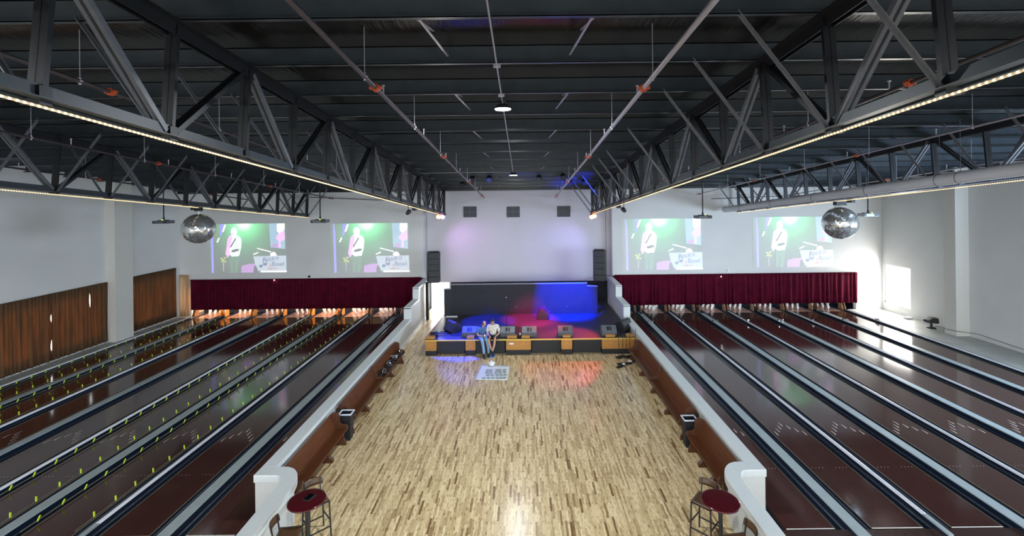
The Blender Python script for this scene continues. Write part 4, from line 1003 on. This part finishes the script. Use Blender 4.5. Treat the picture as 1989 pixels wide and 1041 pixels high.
# ------------------------------------------------------------------ tables and stools
def bar_table(x, y, lb):
    t = thing('bar_table', lb, 'table', (x, y, 0), 0, 'round bar tables')
    tt_ = MB().lathe([(0, 1.02), (.32, 1.02), (.345, 1.028), (.352, 1.042), (.345, 1.056), (.32, 1.06), (0, 1.06)], n=40).build('table_top', M['table'], t)
    MB().cyl((0, 0, .03), (0, 0, 1.02), .038, 14).build('column', M['frame'], t)
    MB().lathe([(0, .05), (.06, .05), (.24, .015), (.25, 0), (0, 0)], n=28).build('base', M['frame'], t)
    MB().bar((-.2, 0, 1.01), (.2, 0, 1.01), .05, .02).bar((0, -.2, 1.01), (0, .2, 1.01), .05, .02).build('top_bracket', M['frame'], tt_)
bar_table(-4.25, 8.82, 'round maroon bar table beside the left low wall with a phone on it')
bar_table(3.70, 8.67, 'round maroon bar table beside the right low wall, nothing on it')
def make_stool():
    t = empty('bar_stool'); h = .74
    sq = [(-.19, -.19), (.19, -.19), (.19, .19), (-.19, .19)]; ft = [(u * 1.12, v * 1.12) for u, v in sq]
    b = MB(); n = 10; vs = []
    for i in range(n + 1):
        for j in range(n + 1):
            u, v = -1 + 2 * i / n, -1 + 2 * j / n; w = .205 - .02 * (v < 0) * abs(v); vs.append((u * w, v * .20, h + .02 + .012 * v * v - .01 * (1 - u * u)))
    top = vs; bot = [(x, y, z - .02) for x, y, z in vs]; k = len(vs); fs = []
    for i in range(n):
        for j in range(n):
            a = i * (n + 1) + j; fs += [(a, a + n + 1, a + n + 2, a + 1), (k + a, k + a + 1, k + a + n + 2, k + a + n + 1)]
    for i in range(n):
        a = i; fs.append((a, a + 1, k + a + 1, k + a)); a = n * (n + 1) + i; fs.append((a, k + a, k + a + 1, a + 1))
        a = i * (n + 1); fs.append((a, k + a, k + a + n + 1, a + n + 1)); a = i * (n + 1) + n; fs.append((a, a + n + 1, k + a + n + 1, k + a))
    MB().add(top + bot, fs, True).build('seat', M['stoolwood'], t)
    for (u, v), (p, q) in zip(sq, ft): MB().bar((u, v, h - .01), (p, q, 0), .026, .026).build('leg', M['frame'], t)
    b = MB()
    for k_, z in ((0, .22), (1, .34), (2, .22), (3, .34)):
        f = 1 + .12 * (1 - z / h); p = sq[k_]; q = sq[(k_ + 1) % 4]; b.bar((p[0] * f, p[1] * f, z), (q[0] * f, q[1] * f, z), .02, .02)
    b.build('footrest_frame', M['frame'], t); b = MB()
    for k_ in range(4): p = sq[k_]; q = sq[(k_ + 1) % 4]; b.bar((p[0], p[1], h - .015), (q[0], q[1], h - .015), .02, .02)
    b.build('seat_frame', M['frame'], t)
    for u in (-.15, .15): MB().bar((u, .19, h - .02), (u * 1.05, .235, h + .30), .022, .022).build('back_post', M['frame'], t)
    b = MB(); n = 12; vs = []
    for j, z in enumerate((0, .045, .09, .13)):
        for i in range(n + 1):
            a = -1 + 2 * i / n; rr = 1 if 0 < j < 3 else .93; vs.append((a * .21 * rr, .225 + .03 - .06 * a * a + .01 * j, h + .17 + z + .0))
    k = len(vs); bk = [(x, y + .016, z) for x, y, z in vs]; fs = []
    for j in range(3):
        for i in range(n): a = j * (n + 1) + i; fs += [(a, a + 1, a + n + 2, a + n + 1), (k + a, k + a + n + 1, k + a + n + 2, k + a + 1)]
    for i in range(n): fs += [(i, k + i, k + i + 1, i + 1), (3 * (n + 1) + i, 3 * (n + 1) + i + 1, k + 3 * (n + 1) + i + 1, k + 3 * (n + 1) + i)]
    for j in range(3): a = j * (n + 1); fs += [(a, a + n + 1, k + a + n + 1, k + a), (a + n, k + a + n, k + a + 2 * n + 1, a + 2 * n + 1)]
    MB().add(vs + bk, fs, True).build('backrest', M['stoolwood'], t)
    return t
s0 = make_stool()
for i, (x, y, rz, lb) in enumerate(((-4.28, 9.28, .75, 'brown bar stool behind the left table, mostly hidden under its top'), (3.58, 9.12, -.78, 'brown bar stool with curved back beside the right table'),
                             (-4.36, 8.32, 1.75, 'brown bar stool at the bottom left, in front of the left table'), (3.74, 8.02, -1.5, 'brown bar stool cut off at the bottom right edge'))):
    o = s0 if i == 0 else copy_tree(s0)
    o.location = (x, y, 0); o.rotation_euler = (0, 0, rz); tag(o, lb, 'bar stool', 'bar stools')
t = thing('mobile_phone', 'black phone lying on the left maroon bar table', 'phone', (-4.23, 8.88, 1.061), -.35)
MB().box(-.075, .075, -.10, .10, 0, .012).build('case', M['frame'], t, bevel=.006); MB().box(-.065, .065, -.09, .09, .012, .0135).build('screen', M['lens'], t)

# ------------------------------------------------------------------ sheet on the floor
b = MB(); n, m = 12, 10; c4 = [(-1.88, 17.09), (-.66, 17.01), (-.61, 18.45), (-1.77, 18.59)]; vs = []
for j in range(m + 1):
    for i in range(n + 1):
        u, v = i / n, j / m
        x = (1 - v) * ((1 - u) * c4[0][0] + u * c4[1][0]) + v * ((1 - u) * c4[3][0] + u * c4[2][0]); y = (1 - v) * ((1 - u) * c4[0][1] + u * c4[1][1]) + v * ((1 - u) * c4[3][1] + u * c4[2][1])
        vs.append((x, y, .006 + .008 * abs(math.sin(i * 1.3 + j * .9))))
sh = MB().add(vs, [(j * (n + 1) + i, j * (n + 1) + i + 1, (j + 1) * (n + 1) + i + 1, (j + 1) * (n + 1) + i) for j in range(m) for i in range(n)], True).build('paper_sheet', M['paper'])
sh.modifiers.new('solid', 'SOLIDIFY').thickness = .003
tag(sh, 'crumpled white sheet spread on the wood floor in front of stage', 'sheet')
gp = mat('grey_green_tile_sample', (.36, .39, .35), .6); k = 0
for j, (y, xs) in enumerate(((17.18, (-1.55, -1.37, -1.2, -1.03, -.88, -.76)), (17.48, (-1.42, -1.25, -1.06, -.9, -.74)), (17.74, (-1.47, -1.33, -1.12, -.96, -.78)), (17.97, (-1.46, -1.33, -1.1, -.99, -.80)))):
    for i_, x in enumerate(xs):
        o = MB().prism([(x + .072 * math.cos(a), y + .09 * math.sin(a)) for a in [2 * PI * q / 12 for q in range(12)]], 'z', .021, .036).build('round_pad', gp)
        tag(o, 'grey-green pad on the floor sheet, %s row from front, %s from left' % (ORD[j], ORD[i_]), 'pad', 'pads laid out on the sheet')
t = thing('crumpled_paper', 'crumpled white paper ball at the far edge of the white sheet', 'paper', (-1.33, 18.42, .02))
b = MB(); rnd = random.Random(5); b.ball((0, 0, .10), .12, 9, 7, 1.1, .9, .85); b.v = [(x * rnd.uniform(.8, 1.15), y * rnd.uniform(.8, 1.15), max(0, z * rnd.uniform(.85, 1.2))) for x, y, z in b.v]; b.sm = [False] * len(b.sm)
b.build('paper_ball', M['white'], t)

# ------------------------------------------------------------------ right ledge gear
x_, y_, z_ = 20.55, 22.6, .05
t = thing('floodlight', 'dark floodlight on a small base standing on the right side ledge', 'lamp', (20.35, 22.75, .05))
MB().lathe([(0, .06), (.18, .05), (.2, 0), (0, 0)], n=18).build('base', M['black'], t); MB().cyl((0, 0, .05), (0, 0, .28), .05, 10).build('neck', M['black'], t)
MB().prism([(-.28, .30), (.22, .24), (.28, .30), (.24, .52), (.0, .55), (-.26, .42)], 'y', -.16, .16).build('head', M['cab'], t, bevel=.03)
tag(MB().box(20.45, 20.75, 24.3, 24.55, .05, .16).build('adapter_box', M['white']), 'small white box on the right side ledge beyond the floodlight', 'box')
tag(MB().tube([(20.6, 22.8, .12), (20.75, 22.3, .2), (20.28, 22.0, .25), (20.25, 21.4, .30), (20.85, 20.9, .30), (20.93, 19.5, .22), (20.93, 16, .2)], .012, 6).build('cable', M['vent']), 'thin dark cable running along the right side wall', 'cable')

# ------------------------------------------------------------------ people
def skin_mesh(name, verts, edges, radii, mt, parent, root=0, sub=2):
    me = bpy.data.meshes.new(name); me.from_pydata(verts, edges, []); o = bpy.data.objects.new(name, me); COL.objects.link(o)
    o.modifiers.new('skin', 'SKIN')
    lay = me.skin_vertices[0].data if me.skin_vertices else None
    if lay is None:
        me.skin_vertices.new() if hasattr(me.skin_vertices, 'new') else None
        lay = me.skin_vertices[0].data
    for i, r in enumerate(radii): lay[i].radius = r if isinstance(r, tuple) else (r, r)
    lay[root].use_root = True
    sb = o.modifiers.new('sub', 'SUBSURF'); sb.levels = sub; sb.render_levels = sub
    dg = bpy.context.evaluated_depsgraph_get(); m2 = bpy.data.meshes.new_from_object(o.evaluated_get(dg)); bpy.data.objects.remove(o)
    m2.polygons.foreach_set('use_smooth', [True] * len(m2.polygons)); m2.materials.clear(); m2.materials.append(M[mt] if isinstance(mt, str) else mt)
    q = bpy.data.objects.new(name, m2); COL.objects.link(q); q.parent = parent; return q
def chain(pts):  # list of (point, radius) lists joined; returns verts, edges, radii
    V = []; E = []; R = []
    for ch in pts:
        for i, (p, r) in enumerate(ch):
            key = None
            for k, v in enumerate(V):
                if (Vector(v) - Vector(p)).length < 1e-5: key = k; break
            if key is None: V.append(p); R.append(r); key = len(V) - 1
            if i: E.append((last, key))
            last = key
    return V, E, R
def hand(chs, wrist, d, side, curl, palm_n):
    # five fingers: d = direction of the hand, side = towards the thumb, palm_n = palm facing
    w, d, s, n = Vector(wrist), Vector(d).normalized(), Vector(side).normalized(), Vector(palm_n).normalized()
    palm = w + d * .05
    chs.append([(tuple(w), .024), (tuple(palm), (.034, .018))])
    for k, (o, L_) in enumerate(((.027, .070), (.009, .080), (-.009, .074), (-.026, .058))):
        a = w + d * .085 + s * o; b1 = a + (d * math.cos(curl) + n * math.sin(curl)) * L_ * .5; c = b1 + (d * math.cos(2 * curl) + n * math.sin(2 * curl)) * L_ * .5
        chs.append([(tuple(palm), (.034, .018)), (tuple(a), .010), (tuple(b1), .009), (tuple(c), .008)])
    a = w + d * .035 + s * .035; b1 = a + (s * .7 + d * .7) * .03 + n * .012; c = b1 + (d + n * .5) * .028
    chs.append([(tuple(w + d * .02), .022), (tuple(a), .012), (tuple(b1), .010), (tuple(c), .009)])
def face(t, hc, fwd, up, skin='skin'):
    hc, f, u = Vector(hc), Vector(fwd).normalized(), Vector(up).normalized(); r = f.cross(u).normalized()
    def P(a, b_, c): return tuple(hc + r * a + f * b_ + u * c)
    b = MB()
    for sx in (-1, 1): b.ball(P(sx * .032, .088, .0), .011, 8, 6)
    b.build('eyes', M['lens'], t)
    MB().ball(P(0, .087, -.057), .022, 10, 6, 1, .35, .28).build('mouth', M['lips'], t)
    return P

def head_mesh(hc, fwd, up, parent):
    # continuous head: sculpted ellipsoid with nose, brow, jaw and ears
    hc, f, u = Vector(hc), Vector(fwd).normalized(), Vector(up).normalized(); r = f.cross(u).normalized(); b = MB(); n, m = 24, 18; vs = []
    for k in range(m + 1):
        ph = PI * k / m
        for i in range(n):
            a = 2 * PI * i / n; X, Y, Zz = math.sin(ph) * math.cos(a), math.sin(ph) * math.sin(a), math.cos(ph)
            x, y, z = X * .076, Y * .098, Zz * .118
            if z < -.03: x *= 1 - .28 * (-z - .03) / .09; y = y * (1 - .12 * (-z - .03) / .09) + .012 * (-z - .03) / .09
            if y > .05:
                y += .026 * math.exp(-((x / .014) ** 2 + ((z + .018) / .022) ** 2)); y += .006 * math.exp(-((x / .045) ** 2 + ((z - .03) / .012) ** 2))
                y -= .008 * math.exp(-(((abs(x) - .032) / .015) ** 2 + ((z - .008) / .014) ** 2)); y += .006 * math.exp(-((x / .03) ** 2 + ((z + .055) / .010) ** 2))
            if abs(y + .005) < .022 and abs(z) < .03: x += math.copysign(.016, x) if abs(x) > .05 else 0
            vs.append(tuple(hc + r * x + f * y + u * z))
    b.add(vs, [(k * n + i, (k + 1) * n + i, (k + 1) * n + (i + 1) % n, k * n + (i + 1) % n) for k in range(m) for i in range(n)], True)
    return b
def hair(t, hc, fwd, up, bald):
    hc, f, u = Vector(hc), Vector(fwd).normalized(), Vector(up).normalized(); r = f.cross(u).normalized(); n, m = 24, 14; vs = []; keep = []
    rnd = random.Random(3)
    for k in range(m + 1):
        ph = PI * .72 * k / m
        for i in range(n):
            a = 2 * PI * i / n; X, Y, Zz = math.sin(ph) * math.cos(a), math.sin(ph) * math.sin(a), math.cos(ph); j = 1 + rnd.uniform(-.015, .03)
            vs.append(tuple(hc + (r * X * .084 + f * (Y * .105 - .008) + u * (Zz * .126 + .002)) * j)); keep.append((Y, Zz))
    fs = []
    for k in range(m):
        for i in range(n):
            Y, Zz = keep[k * n + i]
            if Y > .35 and Zz < .62: continue
            if Y > -.1 and Zz < -.1: continue
            if bald and (Zz > .55 or Y > .25): continue
            fs.append((k * n + i, (k + 1) * n + i, (k + 1) * n + (i + 1) % n, k * n + (i + 1) % n))
    o = MB().add(vs, fs, True).build('hair', M['hair'], t, recalc=False); o.modifiers.new('s', 'SOLIDIFY').thickness = .008
def shoe(t, heel, d, mt, sole):
    hx, d = Vector(heel), Vector(d).normalized(); r = Vector((d.y, -d.x, 0)).normalized(); u = Vector((0, 0, 1))
    d2 = Vector((d.x, d.y, d.z)); up = r.cross(d2).normalized(); 
    if up.z < 0: up = -up
    b = MB(); prof_ = [(-.05, .035, .09), (0, .042, .10), (.06, .04, .085), (.12, .045, .062), (.18, .05, .05), (.23, .04, .035), (.25, .02, .02)]; vs = []; n = 10
    for y, w, h in prof_:
        for i in range(n):
            a = 2 * PI * i / n; vs.append(tuple(hx + d2 * y + r * w * math.cos(a) + up * (h / 2 + h / 2 * math.sin(a))))
    fs = [(k * n + i, k * n + (i + 1) % n, (k + 1) * n + (i + 1) % n, (k + 1) * n + i) for k in range(len(prof_) - 1) for i in range(n)] + [tuple(range(n)), tuple(range((len(prof_) - 1) * n, len(prof_) * n))]
    o = b.add(vs, fs, True).build('shoe', M[mt], t)
    b = MB(); vs = []
    for y, w, h in prof_: vs += [tuple(hx + d2 * y + r * sx * (w + .006) + up * z) for sx, z in ((-1, -.012), (1, -.012), (1, .012), (-1, .012))]
    fs = [(k * 4 + i, k * 4 + (i + 1) % 4, (k + 1) * 4 + (i + 1) % 4, (k + 1) * 4 + i) for k in range(len(prof_) - 1) for i in range(4)] + [(0, 1, 2, 3), (24, 25, 26, 27)]
    b.add(vs, fs).build('shoe_sole', M[sole], t)

def person(lb, loc, rz, P):
    t = thing('person', lb, 'person', loc, rz, None)
    # skin: neck, arms with hands, lower legs where bare -> one continuous body
    chs = [[(P['hip'], .085), (P['waist'], .085), (P['chest'], .080), (P['neck'], .052), (P['headb'], .052)]]
    for s in (0, 1):
        chs.append([(P['chest'], .080), (P['sho'][s], .052), (P['elb'][s], .042), (P['wri'][s], .026)])
        hd = P['hand'][s]; hand(chs, P['wri'][s], hd[0], hd[1], hd[2], hd[3])
        chs.append([(P['hip'], .085), (P['hj'][s], .075), (P['knee'][s], .058), (P['calf'][s], .054), (P['ank'][s], .036)])
    V, E_, R = chain(chs); body = skin_mesh('body', V, E_, R, 'skin', t, 0)
    head_mesh(P['head'], P['fwd'], P['up'], t).build('head', M['skin'], t)
    face(t, P['head'], P['fwd'], P['up']); hair(t, P['head'], P['fwd'], P['up'], P['bald'])
    # shirt
    chs = [[(P['hip'], .165), (P['waist'], .155), (P['chest'], .15), (P['coll'], .085)]]
    for s in (0, 1):
        el = Vector(P['sho'][s]).lerp(Vector(P['elb'][s]), P['sleeve']); chs.append([(P['chest'], .15), (P['sho'][s], .085), (tuple(el), .070)])
    V, E_, R = chain(chs); skin_mesh('shirt', V, E_, R, P['shirt'], t, 0)
    # trousers or shorts
    for s in (0,):
        chs = [[(P['hip2'], .145), (P['hip'], .135)]]
        for q in (0, 1):
            if P['long']: chs.append([(P['hip2'], .145), (P['hj'][q], .10), (P['knee'][q], .078), (P['calf'][q], .068), (P['ank'][q], .062)])
            else: chs.append([(P['hip2'], .145), (P['hj'][q], .10), (tuple(Vector(P['hj'][q]).lerp(Vector(P['knee'][q]), .85)), .088)])
        V, E_, R = chain(chs); skin_mesh('jeans' if P['long'] else 'shorts', V, E_, R, P['pants'], t, 0)
    for q in (0, 1):
        if not P['long']:
            V, E_, R = chain([[(P['sock'][q], .045), (P['ank'][q], .043), (tuple(Vector(P['ank'][q]) + Vector((0, -.02, -.04))), .042)]]); skin_mesh('sock', V, E_, R, 'black', t, 0, 1)
        shoe(t, P['heel'][q], P['toe'][q], P['shoe'], P['sole'])
    return t
dn = (0, -.3, -1)
person('seated balding man in blue t-shirt and light jeans on the stage edge', (-1.86, 19.93, 0), .35, dict(
    hip=(0, 0, .80), hip2=(0, .0, .765), waist=(.0, -.02, .92), chest=(.02, -.08, 1.10), coll=(.03, -.12, 1.22), neck=(.03, -.13, 1.24), headb=(.04, -.19, 1.31), head=(.05, -.225, 1.375), fwd=(.45, -1, -.75), up=(.2, -.55, 1), bald=True,
    sho=[(-.19, -.09, 1.14), (.20, -.09, 1.14)], elb=[(-.24, -.16, .88), (.25, -.17, .90)], wri=[(-.04, -.34, .88), (.13, -.36, .90)],
    hand=[((.9, -.3, .05), (0, 0, 1), .5, (0, -.6, -.6)), ((-.5, -.7, .1), (0, 0, 1), .5, (0, -.6, -.6))],
    hj=[(-.10, -.12, .77), (.10, -.12, .77)], knee=[(-.10, -.42, .72), (.10, -.44, .72)], calf=[(-.07, -.47, .48), (.14, -.50, .48)], ank=[(-.04, -.50, .14), (.17, -.47, .13)],
    heel=[(-.04, -.46, .015), (.17, -.43, .015)], toe=[(-.1, -1, 0), (.3, -1, 0)], sleeve=.72, shirt='tee', pants='denim', long=True, shoe='shoe', sole='black'))
person('seated man in dotted white shirt and navy shorts on the stage edge', (-1.36, 19.93, 0), -.05, dict(
    hip=(0, 0, .80), hip2=(0, .0, .765), waist=(.0, .0, .95), chest=(.0, -.03, 1.16), coll=(.0, -.07, 1.29), neck=(0, -.08, 1.31), headb=(-.01, -.14, 1.38), head=(-.015, -.175, 1.445), fwd=(-.1, -1, -.9), up=(0, -.6, 1), bald=False,
    sho=[(-.21, -.03, 1.21), (.21, -.03, 1.21)], elb=[(-.26, -.12, .94), (.28, -.12, .94)], wri=[(-.13, -.30, .87), (.15, -.34, .86)],
    hand=[((.3, -.8, -.1), (1, 0, 0), .45, (0, -.4, -.8)), ((-.25, -.8, -.2), (-1, 0, 0), .45, (0, -.4, -.8))],
    hj=[(-.11, -.12, .77), (.11, -.12, .77)], knee=[(-.15, -.44, .74), (.12, -.44, .74)], calf=[(-.10, -.47, .52), (.09, -.47, .52)], ank=[(.03, -.42, .20), (-.01, -.54, .18)],
    sock=[(-.02, -.43, .34), (.03, -.52, .32)], heel=[(.04, -.37, .06), (-.02, -.49, .06)], toe=[(.15, -1, -.1), (-.35, -1, -.1)], sleeve=.85, shirt='spotshirt', pants='navy', long=False, shoe='sneaker', sole='white'))
t = thing('paper_cup', 'small white cup held by the man in jeans', 'cup', (-1.70, 19.55, .87))
MB().lathe([(0, 0), (.025, 0), (.034, .08), (.030, .08), (.022, .01), (0, .01)], n=14).build('cup_wall', M['white'], t)
